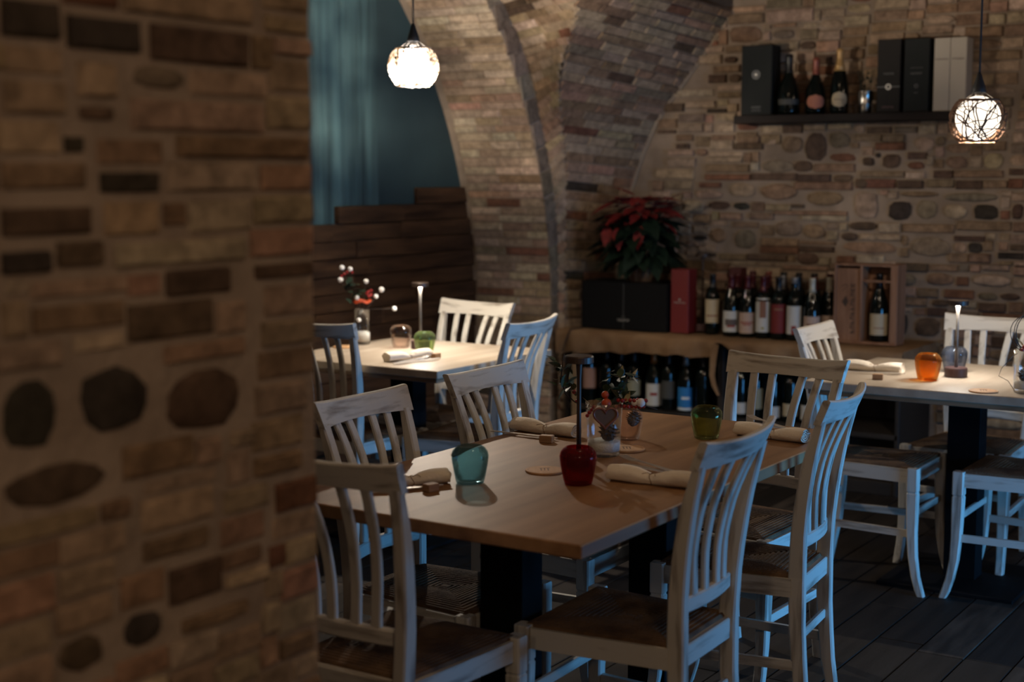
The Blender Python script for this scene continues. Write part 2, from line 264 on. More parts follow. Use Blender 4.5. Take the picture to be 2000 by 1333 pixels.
def stone_template(i):
    rnd = random.Random(300+i); mb = MB(); n = 11; e = rnd.uniform(2.3, 3.4)
    rad = []
    for j in range(n):
        a = 2*PI*(j+rnd.uniform(-.22, .22))/n; c, s = math.cos(a), math.sin(a)
        r = (abs(c)**e+abs(s)**e)**(-1/e)*rnd.uniform(.86, 1.0)*.5
        rad.append((c*r, s*r))
    rings = [(1, 0), (.985, .5), (.80, .88+.0)]
    vs = [(x*k+rnd.uniform(-.01, .01), y*k+rnd.uniform(-.01, .01), z+(rnd.uniform(-.12, .1) if z > .6 else 0)) for k, z in rings for x, y in rad]
    vs.append((rnd.uniform(-.1, .1), rnd.uniform(-.1, .1), 1.0)); fs = []
    for a in (0, n):
        for j in range(n): fs.append((a+j, a+(j+1) % n, a+n+(j+1) % n, a+n+j))
    fs += [(2*n+j, 2*n+(j+1) % n, 3*n) for j in range(n)]
    mb.add(vs, fs); return mb
BT = [brick_template(i) for i in range(10)]; ST = [stone_template(i) for i in range(10)]
BTM = [b.mesh('brick', M_BRICK) for b in BT]; STM = [b.mesh('stone', M_BRICK) for b in ST]
for me in STM: me.polygons.foreach_set('use_smooth', [True]*len(me.polygons))
def lay(parent, pieces, cap=300, gain=1.0):
    """pieces: (P,U,V,N,w,h,d,kind,tone,name); the largest `cap` become objects, the rest one joined part"""
    pieces = sorted(pieces, key=lambda p: -p[4]*p[5])
    for P, U, V, N, w_, h_, d_, kind, tn, nm in pieces[:cap]:
        me = random.choice(STM if kind == 's' else BTM)
        o = bpy.data.objects.new(nm, me); COL.objects.link(o); o.parent = parent
        fx = random.choice((-1, 1)); fy = fx
        m = Matrix((U*w_*fx, V*h_*fy, N*d_)).transposed().to_4x4(); m.translation = P
        o.matrix_basis = m; o.color = (*[c*gain for c in tone(tn)], 1)
    rest = pieces[cap:]
    if rest:
        mb = MB(); cols = []
        for P, U, V, N, w_, h_, d_, kind, tn, nm in rest:
            t = random.choice(ST if kind == 's' else BT); c = tone(tn)
            mb.add([P+U*(x*w_)+V*(y*h_)+N*(z*d_) for x, y, z in t.v], t.f); cols += [c]*len(t.f)
        me = bpy.data.meshes.new('small_bricks'); me.from_pydata(mb.v, [], mb.f); me.materials.append(M_BRICKJ)
        at = me.color_attributes.new('Col', 'FLOAT_COLOR', 'CORNER')
        for p in me.polygons:
            for li in p.loop_indices: at.data[li].color = (*cols[p.index], 1)
        o = obj('small_bricks', me, parent); o['kind'] = 'stuff'
def pick(wts):
    ks = list(wts); return random.choices(ks, [wts[k] for k in ks])[0]
def pack(u0f, u1f, u0, u1, v0, v1, traced, wts, hmin=.036, hmax=.05, lmin=.10, lmax=.30, gap=.008, q=.004):
    """courses of bricks packed into the free field around the traced stones -> rects"""
    nu, nv = int((u1-u0)/q), int((v1-v0)/q)
    occ = [bytearray(nu) for _ in range(nv)]
    for j in range(nv):
        v = v0+(j+.5)*q; a, b = u0f(v), u1f(v)
        ia, ib = max(0, int((a-u0)/q)), min(nu, int((b-u0)/q))
        for i in range(0, ia): occ[j][i] = 1
        for i in range(ib, nu): occ[j][i] = 1
    for r in traced:
        for j in range(max(0, int((r[2]-gap-v0)/q)), min(nv, int((r[3]+gap-v0)/q)+1)):
            for i in range(max(0, int((r[0]-gap-u0)/q)), min(nu, int((r[1]+gap-u0)/q)+1)): occ[j][i] = 1
    out = []; g = max(1, int(gap/q)); j = 0
    rowh = 0
    for j in range(nv):
        i = 0
        while i < nu:
            if occ[j][i]: i += 1; continue
            L = int(random.uniform(lmin, lmax)/q); e = i
            while e < nu and e-i < L and not occ[j][e]: e += 1
            k = e
            while k < nu and k-e < int(.05/q) and not occ[j][k]: k += 1
            if k-e < int(.05/q): e = k
            if random.random() < 0: pass
            H_ = int(random.uniform(hmin, hmax)/q) if (j, ) else 0
            h = 1
            while j+h < nv and h < H_ and not any(occ[j+h][i:e]): h += 1
            for y in range(j, min(nv, j+h+g)):
                for x in range(i, min(nu, e+g)): occ[y][x] = 1
            if h*q >= .014 and (e-i)*q >= .03: out.append((u0+i*q, u0+e*q, v0+j*q, v0+(j+h)*q, pick(wts)))
            i = e+g
    return out
def parse(s):
    r = []
    for l in s.split(';'):
        a = l.split(); r.append((float(a[0]), float(a[1]), float(a[2]), float(a[3]), a[4][0], a[4][1]))
    return r
def V3(*a): return Vector(a)

# ---- back wall of rubble and brick (plane y = 6.95, faces -Y)
YW = 6.95
def arc_x(z):
    t = min(max(0, z-.8), 2.03); return -3.85+2.04-math.sqrt(2.04**2-t*t)
mb = MB(); mb.box(-4.3, -.2, YW, YW+.25, 0, 3.1)
wall_back = struct('wall_back', mb.mesh('wall_back', M_MORTAR_D), 'rubble stone and brick wall behind the wine counter')
traced = parse(WALL_STONES); pcs = []
U, V, N = V3(1, 0, 0), V3(0, 0, 1), V3(0, -1, 0)
for a, b, z0, z1, k, t in traced:
    pcs.append((V3((a+b)/2, YW-.001, (z0+z1)/2), U, V, N, (b-a)*1.02, (z1-z0)*1.02, random.uniform(.014, .026), k, t, 'stone' if k == 's' else 'brick'))
Wt = {'t': 40, 'b': 26, 'y': 9, 'p': 6, 'r': 5, 'd': 5, 'c': 9, 'g': 6}
fill = pack(lambda z: max(arc_x(z)+.012, -9) if z > .62 else -2.06, lambda z: -.7, -3.9, -.7, .02, 2.50, traced, Wt, .040, .056, .13, .32)
for a, b, z0, z1, t in fill:
    k = 's' if random.random() < .16 and a > -3.2 else 'b'
    dz = random.uniform(-.003, .003)
    pcs.append((V3((a+b)/2, YW-.001, (z0+z1)/2+dz), U, V, N, b-a, z1-z0, random.uniform(.008, .02), k, t, 'stone' if k == 's' else 'brick'))
lay(wall_back, [p for p in pcs if p[0].x < -1.6]); lay(wall_back, [p for p in pcs if p[0].x >= -1.6], cap=0)

# ---- niche: jamb + barrel vault (axis X)
XB, XA = -4.41, -3.949
AZ0, AR, AY0 = .75, 2.30, 6.475
def arch(s):                         # arc length -> (y, z, ny, nz) ; n points into the niche
    if s < AZ0: return AY0, s, -1.0, 0.0
    a = (s-AZ0)/AR
    return AY0-AR+AR*math.cos(a), AZ0+AR*math.sin(a), -math.cos(a), -math.sin(a)
mb = MB(); S_END = AZ0+AR*PI/2*1.15; n = 40
rs = [arch(S_END*i/n) for i in range(n+1)]
vs = []
for y, z, ny, nz in rs: vs += [(XB-.12, y, z), (XA+.0, y, z), (XA, y-ny*.06, z-nz*.06)]
fs = []
for i in range(n):
    a, b = 3*i, 3*i+3
    fs += [(a, a+1, b+1, b), (a+1, a+2, b+2, b+1)]
mb.add(vs, fs)
jamb = struct('wall_niche', mb.mesh('wall_niche', M_MORTAR), 'pale brick side and vault of the arched niche')
pcs = []; s = .03; Wj = {'t': 46, 'c': 38, 'y': 8, 'p': 4, 'b': 4, 'r': 2, 'd': 2}
while s < 2.85:
    h = random.uniform(.040, .049); x = XB
    while XA-x > .02:
        l = random.uniform(.10, .26)
        if XA-x-l < .07: l = XA-x
        if l > .30: l /= 2
        y, z, ny, nz = arch(s+h/2)
        ty, tz = nz, -ny
        pcs.append((V3(x+l/2, y-ny*.001, z-nz*.001), V3(1, 0, 0), V3(0, ty, tz), V3(0, ny, nz), l-.005, h-.006, random.uniform(.006, .014), 'b', pick(Wj), 'brick'))
        x += l
    s += h
lay(jamb, pcs, gain=1.22)

# ---- arch edge strip, ring web and groin web, ruled between measured curves
def ext_down(c): return [[c[0][0], c[0][1], 0.0]]+c
def resample(c, n=60):
    c = [Vector(p) for p in c]; d = [0]
    for a, b in zip(c, c[1:]): d.append(d[-1]+(b-a).length)
    # smooth a little
    for _ in range(2): c = [c[0]]+[(c[i-1]+c[i]*2+c[i+1])/4 for i in range(1, len(c)-1)]+[c[-1]]
    return c, d
def ruled(CA, CB):
    """surface between two curves with the same number of knots: f(u, v), v in [0, K-1]"""
    A_, _ = resample(CA); B_, _ = resample(CB); K = len(A_)
    def f(u, v):
        i = min(int(v), K-2); t = v-i
        return (A_[i].lerp(A_[i+1], t)).lerp(B_[i].lerp(B_[i+1], t), u)
    return f, K
def web(name, label, f, K, facing, wts, hh, lmin, lmax, depth, vmax=None, mat=M_MORTAR):
    n = 4*(K-1); mb = MB(); vs = []; fs = []
    for i in range(n+1):
        for j in range(5): vs.append(f(j/4, i/4))
    for i in range(n):
        for j in range(4): a = i*5+j; fs.append((a, a+1, a+6, a+5))
    mb.add(vs, fs); root = struct(name, mb.mesh(name, mat, True), label); pcs = []; v = .02; vmax = vmax or K-1.02
    while v < vmax:
        # advance by course height
        dv = .02
        while v+dv < vmax and ((f(.5, v+dv)-f(.5, v)).length) < hh*random.uniform(.93, 1.12): dv += .02
        vm = v+dv/2; L = (f(1, vm)-f(0, vm)).length; x = 0
        while L-x > .012:
            l = random.uniform(lmin, lmax)
            if L-x-l < lmin*.6: l = L-x
            u = (x+l/2)/L; P = f(u, vm)
            Ud = (f(min(u+.1, 1), vm)-f(max(u-.1, 0), vm)).normalized(); Vd = (f(u, min(vm+.1, K-1.001))-f(u, max(vm-.1, 0)))
            hl = (f(u, v+dv)-f(u, v)).length
            N_ = Ud.cross(Vd).normalized()
            if N_.dot(facing) < 0: N_ = -N_
            Vd = N_.cross(Ud).normalized()
            if Vd.z < 0: Vd = -Vd
            pcs.append((P-N_*.001, Ud, Vd, N_, max(l-.006, .01), max(hl-.006, .012), random.uniform(*depth), 'b', pick(wts), 'brick'))
            x += l
        v += dv
    lay(root, pcs); return root
S_ = ext_down(WEB_S); R_ = ext_down(WEB_R)
def arch_yz(z):
    t = min(max(0, z-AZ0), AR*.999); return AY0-AR+math.sqrt(AR*AR-t*t)
A_ = [[XA+.003, arch_yz(p[2]-.03*(p[2] > 1)), p[2]-.03*(p[2] > 1)] for p in S_]
f1, K1 = ruled(A_, S_)
web('trim_arch', 'grey plastered edge of the niche arch', f1, K1, V3(1, 0, 0), {'e': 8, 'g': 2, 'd': .6}, .13, .5, .6, (.004, .008), mat=pbr('edge_plaster', (.24, .19, .145), .95, col2=(.30, .24, .19), nscale=7, bump=.4, bscale=40))
f2, K2 = ruled(S_, R_)
web('trim_arch_ring', 'slanting brick ring between niche arch and groin', f2, K2, V3(.4, -1, -.2), {'t': 46, 'c': 22, 'y': 10, 'p': 6, 'b': 12, 'r': 6, 'd': 2}, .048, .10, .24, (.006, .013))
f3, K3 = ruled(ext_down(WEB_R2), ext_down(WEB_W2))
web('ceiling_vault', 'brick vault web rising from the corner pier', f3, K3, V3(1, -.5, -.3), {'t': 44, 'b': 24, 'y': 9, 'p': 6, 'r': 7, 'd': 6, 'g': 6, 'k': 2}, .048, .12, .26, (.006, .013), mat=M_MORTAR_D)
# plaster fillet where the vault meets the stone wall
mb = MB(); mb.tube([Vector(p)+V3(.004, -.004, 0) for p in resample(WEB_W2)[0]], .012, 6)
struct('trim_fillet', mb.mesh('trim_fillet', M_PLASTER, True), 'mortar seam between vault and stone wall')

# ---- foreground pier (face x = -1.458, ends at y = 1.694)
XP, YP = -1.458, 1.694
mb = MB(); mb.box(XP-.6, XP, .15, YP, 0, 3.1)
pier = struct('wall_pier', mb.mesh('wall_pier', pbr('pier_mortar', (.27, .21, .165), .95, col2=(.36, .285, .225), nscale=7, bump=.5, bscale=40, spec=.15)), 'blurred brick pier close to the camera')
traced = parse(PIER_STONES); pcs = []
U, V, N = V3(0, 1, 0), V3(0, 0, 1), V3(1, 0, 0)
for a, b, z0, z1, k, t in traced:
    b = min(b, YP-.004); t = 'b' if t == 'r' else t
    pcs.append((V3(XP-.001, (a+b)/2, (z0+z1)/2), U, V, N, (b-a), (z1-z0), random.uniform(.008, .014), k, t, 'stone' if k == 's' else 'brick'))
fill = pack(lambda z: .17, lambda z: YP-.003, .17, YP, .45, 2.1, traced, {'t': 40, 'c': 26, 'p': 14, 'b': 10, 'y': 5, 'r': 4, 'd': 1}, .034, .05, .09, .26)
for a, b, z0, z1, t in fill:
    pcs.append((V3(XP-.001, (a+b)/2, (z0+z1)/2), U, V, N, b-a, z1-z0, random.uniform(.005, .012), 'b', t, 'brick'))
lay(pier, [p for p in pcs if p[0].y > 1.02 and .66 < p[0].z < 1.8]); lay(pier, [p for p in pcs if not (p[0].y > 1.02 and .66 < p[0].z < 1.8)], cap=0)

# ---- teal wall at the back of the niche, stained boards stepped in front of it
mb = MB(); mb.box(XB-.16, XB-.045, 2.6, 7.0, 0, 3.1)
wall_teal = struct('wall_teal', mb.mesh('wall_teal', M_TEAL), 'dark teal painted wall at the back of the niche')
root = struct('wall_boards', None, 'stained wooden boards cladding the lower niche wall in steps')
tops = [(5.965, 6.47, 1.400), (5.33, 6.50, 1.318), (3.3, 6.52, 1.236)]
z = 1.400; i = 0
while z > .05:
    h = .083; y0 = tops[min(i, 2)][0]; y1 = arch_yz(z-h)+.02; y = y0; first = True
    while y < y1-.02:
        l = random.uniform(.45, 1.15)
        if y1-y-l < .3: l = y1-y
        th = random.uniform(.018, .040)
        b = MB(); b.box(XB-.045, XB-.045+th, y+.001, y+l-.001, z-h+.0015, z-.001, .003)
        o = obj('plank', b.mesh('plank', M_BOARD), root); y += l
    z -= h; i += 1
# teal hanging with soft folds
mb = MB(); ny, nz = 170, 8; vs = []; fs = []
y0, y1, z0, z1 = 4.35, 5.665, 1.13, 2.72
for i in range(ny+1):
    y = y0+(y1-y0)*i/ny
    for j in range(nz+1):
        z = z0+(z1-z0)*j/nz
        d = .0034*math.sin(y*46+.9*math.sin(z*1.7+y*3))+.0020*math.sin(y*83+z*.9)+.0022*math.sin(y*19+z*1.3)
        vs.append((XB-.0365+d, y, z))
for i in range(ny):
    for j in range(nz): a = i*(nz+1)+j; fs.append((a, a+1, a+nz+2, a+nz+1))
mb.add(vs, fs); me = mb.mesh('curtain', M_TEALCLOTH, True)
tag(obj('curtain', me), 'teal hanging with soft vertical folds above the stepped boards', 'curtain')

# ---- floor planks
mb = MB(); mb.box(-4.8, 1.3, -3.2, 7.2, -.1, -.006)
floor = struct('floor', mb.mesh('floor', pbr('floor_gap', (.006, .005, .004), .9)), 'dark wooden plank floor')
fm = {}
def plank_mesh(l, worn):
    k = (round(l, 1), worn)
    if k not in fm:
        b = MB(); b.box(0, .142, 0, k[0]-.004, -.012, 0, .002); fm[k] = b.mesh('plank', M_FLOOR2 if worn else M_FLOOR)
    return fm[k]
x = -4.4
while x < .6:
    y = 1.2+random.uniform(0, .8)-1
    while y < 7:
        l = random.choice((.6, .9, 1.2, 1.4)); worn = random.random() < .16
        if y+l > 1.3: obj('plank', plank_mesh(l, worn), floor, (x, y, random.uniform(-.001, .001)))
        y += l
    x += .146
# a pale worn length on the right
# ---- the rest of the room: outside the frame
def brickmat():
    m, nt, b = newmat('far_brick'); N = nt.nodes; L = nt.links
    tc = N.new('ShaderNodeTexCoord'); br = N.new('ShaderNodeTexBrick'); br.inputs['Scale'].default_value = 4
    br.inputs['Color1'].default_value = (.30, .22, .15, 1); br.inputs['Color2'].default_value = (.2, .13, .09, 1); br.inputs['Mortar'].default_value = (.3, .23, .17, 1)
    L.new(tc.outputs['Object'], br.inputs['Vector']); L.new(br.outputs['Color'], b.inputs['Base Color']); b.inputs['Roughness'].default_value = .9
    return m
MFB = brickmat()
mb = MB(); mb.box(-4.8, 1.3, -3.3, 7.2, 3.0, 3.2); struct('ceiling', mb.mesh('ceiling', M_PLASTER), 'plastered ceiling above the vaults')
mb = MB(); mb.box(-4.8, 1.3, -3.3, -3.1, 0, 3.1); struct('wall_front', mb.mesh('wall_front', MFB))
mb = MB(); mb.box(-4.8, -4.6, -3.1, 2.7, 0, 3.1); struct('wall_left', mb.mesh('wall_left', MFB))
mb = MB(); mb.box(1.0, 1.25, -3.1, 3.8, 0, 3.1); mb.box(1.0, 1.25, 5.1, 7.1, 0, 3.1); mb.box(1.0, 1.25, 3.8, 5.1, 0, .08); mb.box(1.0, 1.25, 3.8, 5.1, .95, 3.1)
struct('wall_right', mb.mesh('wall_right', MFB))
mb = MB(); mb.box(-.25, 1.2, 6.95, 7.15, 0, 3.1); struct('wall_back_side', mb.mesh('wall_back_side', MFB))
# ------------------------------------------------------------------ chairs
def rxy(c, hw, hd, ch=.005):
    x, y, z = c
    return [(x-hw+ch, y-hd, z), (x+hw-ch, y-hd, z), (x+hw, y-hd+ch, z), (x+hw, y+hd-ch, z), (x+hw-ch, y+hd, z), (x-hw+ch, y+hd, z), (x-hw, y+hd-ch, z), (x-hw, y-hd+ch, z)]
def ryz(c, hd, hh, ch=.004):
    x, y, z = c
    return [(x, y-hd+ch, z-hh), (x, y+hd-ch, z-hh), (x, y+hd, z-hh+ch), (x, y+hd, z+hh-ch), (x, y+hd-ch, z+hh), (x, y-hd+ch, z+hh), (x, y-hd, z+hh-ch), (x, y-hd, z-hh+ch)]
def lerp(a, b, t): return a+(b-a)*t
def prof(z, pts):
    for (z0, y0), (z1, y1) in zip(pts, pts[1:]):
        if z <= z1:
            t = (z-z0)/(z1-z0); t = max(0, min(1, t)); return lerp(y0, y1, t)
    return pts[-1][1]
BACK = [(0, -.232), (.15, -.203), (.30, -.190), (.45, -.187), (.55, -.190), (.65, -.200), (.75, -.217), (.85, -.243), (.912, -.268)]
def back_y(z): return prof(z, BACK)
def sag(x, amp=.028, hw=.195): return -amp*(1-(x/hw)**2)
TOPZ = .912
def build_chair():
    P = {}
    # front legs: square block with a groove, then a sabre curve down to the foot
    for nm, sx in (('l', -1), ('r', 1)):
        b = MB(); X = sx*.178; Y = .178; pts = [(.452, 0, .0185), (.448, 0, .0195), (.372, 0, .0195), (.369, 0, .0175), (.365, 0, .0175), (.362, 0, .0193), (.30, .001, .0185), (.22, .002, .0168), (.14, .007, .0152), (.07, .019, .0142), (.02, .034, .0140), (0, .042, .0125)]
        b.loft([rxy((X+sx*dy*.15, Y+dy, z), h, h, .004) for z, dy, h in pts]); P['leg_'+nm] = ('leg', b.mesh('chair_leg', M_CV))
        b = MB(); zs = [0, .08, .16, .24, .32, .40, .45, .50, .56, .62, .68, .74, .79, .86]
        b.loft([rxy((sx*lerp(.142, .177, max(0, (z-.45)/.46)), back_y(z), z), lerp(.0165, .0145, z/.9), (.017 if z > .1 else .014)+.004*max(0, 1-abs(z-.45)/.3)-.006*max(0, min(1, (z-.76)/.08)), .004) for z in zs])
        P['rear_'+nm] = ('rear_leg', b.mesh('chair_rear_leg', M_CV))
        b = MB(); b.loft([ryz_y for ryz_y in [[(sx*lerp(.150, .176, t)-.010, lerp(-.175, .165, t), .398), (sx*lerp(.150, .176, t)+.010, lerp(-.175, .165, t), .398), (sx*lerp(.150, .176, t)+.010, lerp(-.175, .165, t), .446), (sx*lerp(.150, .176, t)-.010, lerp(-.175, .165, t), .446)] for t in (0, .5, 1)]])
        P['side_'+nm] = ('side_rail', b.mesh('side_rail', M_CY))
        b = MB(); b.loft([[(sx*lerp(.150, .178, t)-.007, lerp(-.19, .178, t), .205), (sx*lerp(.150, .178, t)+.007, lerp(-.19, .178, t), .205), (sx*lerp(.150, .178, t)+.007, lerp(-.19, .178, t), .230), (sx*lerp(.150, .178, t)-.007, lerp(-.19, .178, t), .230)] for t in (0, .5, 1)])
        P['str_'+nm] = ('side_stretcher', b.mesh('side_stretcher', M_CY))
    b = MB(); b.box(-.162, .162, .168, .186, .396, .446, .003); P['fr'] = ('front_rail', b.mesh('front_rail', M_CX))
    b = MB(); b.box(-.135, .135, -.198, -.180, .396, .446, .003); P['rr'] = ('rear_rail', b.mesh('rear_rail', M_CX))
    b = MB(); b.box(-.165, .165, .172, .186, .275, .300, .003); P['fs'] = ('front_stretcher', b.mesh('front_stretcher', M_CX))
    b = MB(); b.box(-.135, .135, -.197, -.183, .275, .300, .003); P['rs'] = ('rear_stretcher', b.mesh('rear_stretcher', M_CX))
    # top rail: curved board, slightly horned ends
    b = MB(); rings = []
    for i in range(17):
        x = -.196+.392*i/16; e = abs(x)/.196
        zt = TOPZ+.006*e**4-.004*(1-e*e); zb = .852+.004*(1-e*e)
        xs = x
        ring = []
        for dy, zz in ((-.010, zb), (.010, zb), (.011, lerp(zb, zt, .5)), (.009, zt-.003), (.004, zt), (-.006, zt), (-.011, zt-.004), (-.011, lerp(zb, zt, .5))):
            k = (zz-.852)/(.064)
            ring.append((xs*lerp(.965, 1.0, max(0, min(1, k))**1.5), back_y(zz)+sag(x)+.004+dy, zz))
        rings.append(ring)
    b.loft(rings); P['top'] = ('top_rail', b.mesh('top_rail', M_CX))
    b = MB(); rings = []
    for i in range(13):
        x = -.148+.296*i/12; rings.append(ryz((x, back_y(.535)+sag(x, .022, .15)+.010, .535+.004*(1-(x/.148)**2)), .010, .018))
    b.loft(rings); P['low'] = ('lower_rail', b.mesh('lower_rail', M_CX))
    for k, (xt, xb) in enumerate(((-.108, -.080), (-.050, -.031), (.050, .031), (.108, .080))):
        b = MB(); rings = []
        for i in range(11):
            t = i/10; z = lerp(.545, .860, t); x = lerp(xb, xt, t**1.6); bow = .016*math.sin(PI*t)
            rings.append(rxy((x, back_y(z)+lerp(sag(xb, .022, .15)+.010, sag(xt)+.004, t)+bow*.9, z), .0125, .0065, .003))
        b.loft(rings); P['slat%d' % k] = ('slat', b.mesh('slat', M_CV))
    # rush seat: cords laid in four triangles
    b = MB(); n = 15; rings = []
    fc = [(-.176, .178), (.176, .178), (.148, -.182), (-.148, -.182)]
    def rg(t, z): return [(x*(1-t), y*(1-t*.985)+.0*t, z) for x, y in fc]
    rings.append(rg(-.02, .437))
    for i in range(n):
        t0 = i/n; zc = .452+.006*math.sin(PI*min(1, t0*1.3))
        rings += [rg(t0*.995, zc-.002), rg((i+.3)/n*.995, zc+.0022), rg((i+.7)/n*.995, zc+.0022)]
    b.loft(rings, cap=True); P['seat'] = ('seat', b.mesh('rush_seat', M_RUSH))
    return P
CH = build_chair()
GRP = None
def chair(loc, rz, label, group, sx=1.0, drop=()):
    t = thing('dining_chair', label, 'chair', (loc[0], loc[1], 0), rz, group, (sx, 1, 1))
    for k, (nm, me) in CH.items(): obj(nm, me, t)
    return t
G1, G2, G3 = 'chairs around the near table', 'chairs around the far left table', 'chairs around the far right table'
H = PI/2
chair((-1.885, 2.475), 0.0, 'whitewashed chair at the near end of the front table, half hidden by the pier', G1, 1.0)
chair((-1.565, 2.920), H+.03, 'whitewashed chair lit blue from behind, beside the rolled napkin with fork, nearest the camera', G1, 1.0)
chair((-1.565, 3.56), H+.10, 'whitewashed chair lit blue from behind, second along the right side of the front table', G1, .92)
chair((-2.065, 2.885), -H, 'whitewashed chair on the left side of the front table next to the blue glass', G1, .95)
chair((-2.08, 3.475), -H, 'whitewashed chair on the left side of the front table beside the napkin with wooden block', G1, 1.0)
chair((-1.745, 3.945), PI-.12, 'greyish whitewashed chair at the far end of the front table before the wine counter', G1, 1.05)
chair((-3.64, 5.03), PI-.13, 'white chair at the far side of the left table against the brick niche wall', G2, 1.08)
chair((-3.245, 4.72), H+.12, 'pale chair on the right side of the left table, back turned outward', G2, 1.10)
chair((-3.635, 4.495), 0.0, 'shaded chair at the near side of the left table beside the pier edge', G2, 1.0)
chair((-1.725, 5.125), -H, 'white chair on the left of the right table, before the wooden bottle box', G3, .92)
chair((-1.52, 5.57), PI-.05, 'white chair at the far side of the right table against the stone wall', G3, 1.05)
chair((-1.22, 5.175), H, 'chair on the right side of the right table, showing only its seat and front legs', G3, 1.0)

# ------------------------------------------------------------------ tables
def table(x0, x1, y0, y1, label, posts, lip=False, th=.03):
    cx, cy = (x0+x1)/2, (y0+y1)/2
    t = thing('dining_table', label, 'table', (cx, cy, 0))
    hx, hy = (x1-x0)/2, (y1-y0)/2
    b = MB(); b.box(-hx, hx, -hy, hy, .75-th, .75, .0025); obj('table_top', b.mesh('table_top', M_TOP_LIT if lip else M_TOP), t)
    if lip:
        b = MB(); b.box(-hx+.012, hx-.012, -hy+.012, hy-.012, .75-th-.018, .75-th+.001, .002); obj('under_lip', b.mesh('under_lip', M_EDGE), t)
    for px, py in posts:
        b = MB(); b.box(px-cx-.058, px-cx+.058, py-cy-.045, py-cy+.045, .012, .75-th-.004, .002); obj('post', b.mesh('post', M_BLACK), t)
        b = MB(); b.box(px-cx-.24, px-cx+.24, py-cy-.05, py-cy+.05, 0, .014, .002) if len(posts) > 1 else b.box(px-cx-.24, px-cx+.24, py-cy-.24, py-cy+.24, 0, .014, .002)
        obj('foot_plate', b.mesh('foot_plate', M_BLACK), t)
        b = MB(); b.box(px-cx-.2, px-cx+.2, py-cy-.05, py-cy+.05, .75-th-.02-(.018 if lip else 0), .75-th-.0005-(.018 if lip else 0), .002); obj('top_bracket', b.mesh('top_bracket', M_BLACK), t)
    return t
table(-2.208, -1.406, 2.4207, 3.9177, 'long brown oak table in front laid with coloured glasses and a candle vase', [(-1.815, 2.80), (-1.81, 3.52)])
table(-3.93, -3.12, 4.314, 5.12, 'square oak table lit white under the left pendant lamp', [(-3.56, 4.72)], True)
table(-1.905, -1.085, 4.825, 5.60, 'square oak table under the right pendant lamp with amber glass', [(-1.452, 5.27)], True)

# ------------------------------------------------------------------ glass, vases, lamps and settings on the tables
TZ = .7502
def tumbler(loc, mat, label, s=1.0, cat='glass'):
    b = MB()
    out = [(.027, 0), (.0310, .002), (.0335, .012), (.0368, .03), (.0398, .048), (.0415, .062), (.0420, .070), (.0395, .080), (.034, .088), (.0285, .0925), (.0268, .0935)]
    inn = [(.0252, .0925), (.0325, .0858), (.0378, .0775), (.0398, .069), (.0396, .061), (.0380, .047), (.0350, .03), (.0315, .014), (.027, .0085), (.001, .0075)]
    b.lathe([(r*s*1.05, z*s*.95) for r, z in out+inn], 36, cap=True)
    o = obj('tumbler', b.mesh('tumbler', mat, True), None, (loc[0], loc[1], TZ))
    return tag(o, label, cat, 'coloured tumblers')
tumbler((-1.919, 2.782), M_GL_BLUE, 'turquoise blue glass tumbler at the front of the near table', 1.0)
tumbler((-1.700, 2.910), M_GL_RED, 'dark red glass tumbler before the unlit table lamp', 1.0)
tumbler((-1.705, 3.615), M_GL_GREEN, 'olive green glass tumbler at the far end of the near table', 1.0)
tumbler((-1.878, 3.482), M_GL_PINK, 'clear rose glass tumbler half hidden behind the heart vase', .95)
tumbler((-3.472, 4.715), M_GL_LGREEN, 'bright green glass tumbler on the left table', 1.0)
tumbler((-3.677, 4.828), M_GL_PINK, 'clear pinkish glass tumbler on the left table', 1.05)
tumbler((-1.545, 5.080), M_GL_AMBER, 'amber glass tumbler on the right table', 1.05)
tumbler((-1.524, 5.328), M_GL_SMOKE, 'smoky blue glass tumbler behind the lit lamp on the right table', 1.05)

def led_lamp(loc, label, lit, z=TZ, h=.268):
    t = thing('table_lamp', label, 'lamp', (loc[0], loc[1], z), 0, 'slim table lamps')
    b = MB(); b.lathe([(.038, 0), (.040, .002), (.040, .030), (.038, .034), (.010, .035)], 28); obj('base', b.mesh('lamp_base', M_LAMPBASE, False), t)
    b = MB(); b.lathe([(.0062, .033), (.0055, h*.5), (.0055, h-.05), (.0075, h-.02), (.0095, h-.006)], 14); obj('stem', b.mesh('lamp_stem', M_LAMPSTEM if lit else M_DLAMP, True), t)
    b = MB(); b.lathe([(.0095, h-.006), (.031, h-.006), (.0335, h-.0105), (.036, h-.0105), (.036, h+.004), (.034, h+.007), (.001, h+.008)], 28); obj('head', b.mesh('lamp_head', M_DLAMP), t)
    if lit:
        b = MB(); b.lathe([(.011, h-.0065), (.026, h-.0055), (.026, h-.0075), (.011, h-.0085)], 24, cap=False); obj('led_ring', b.mesh('led_ring', M_LED), t)
    return t
led_lamp((-1.813, 3.106), 'slim bronze table lamp, unlit, behind the red glass', False)
led_lamp((-3.588, 4.844), 'slim table lamp, lit, behind the bright green glass', True)
led_lamp((-1.482, 5.205), 'slim table lamp, lit, beside the smoky blue glass', True)
led_lamp((-3.178, 6.667), 'slim dark table lamp, unlit, among the bottles on the counter', False, .683, .385)

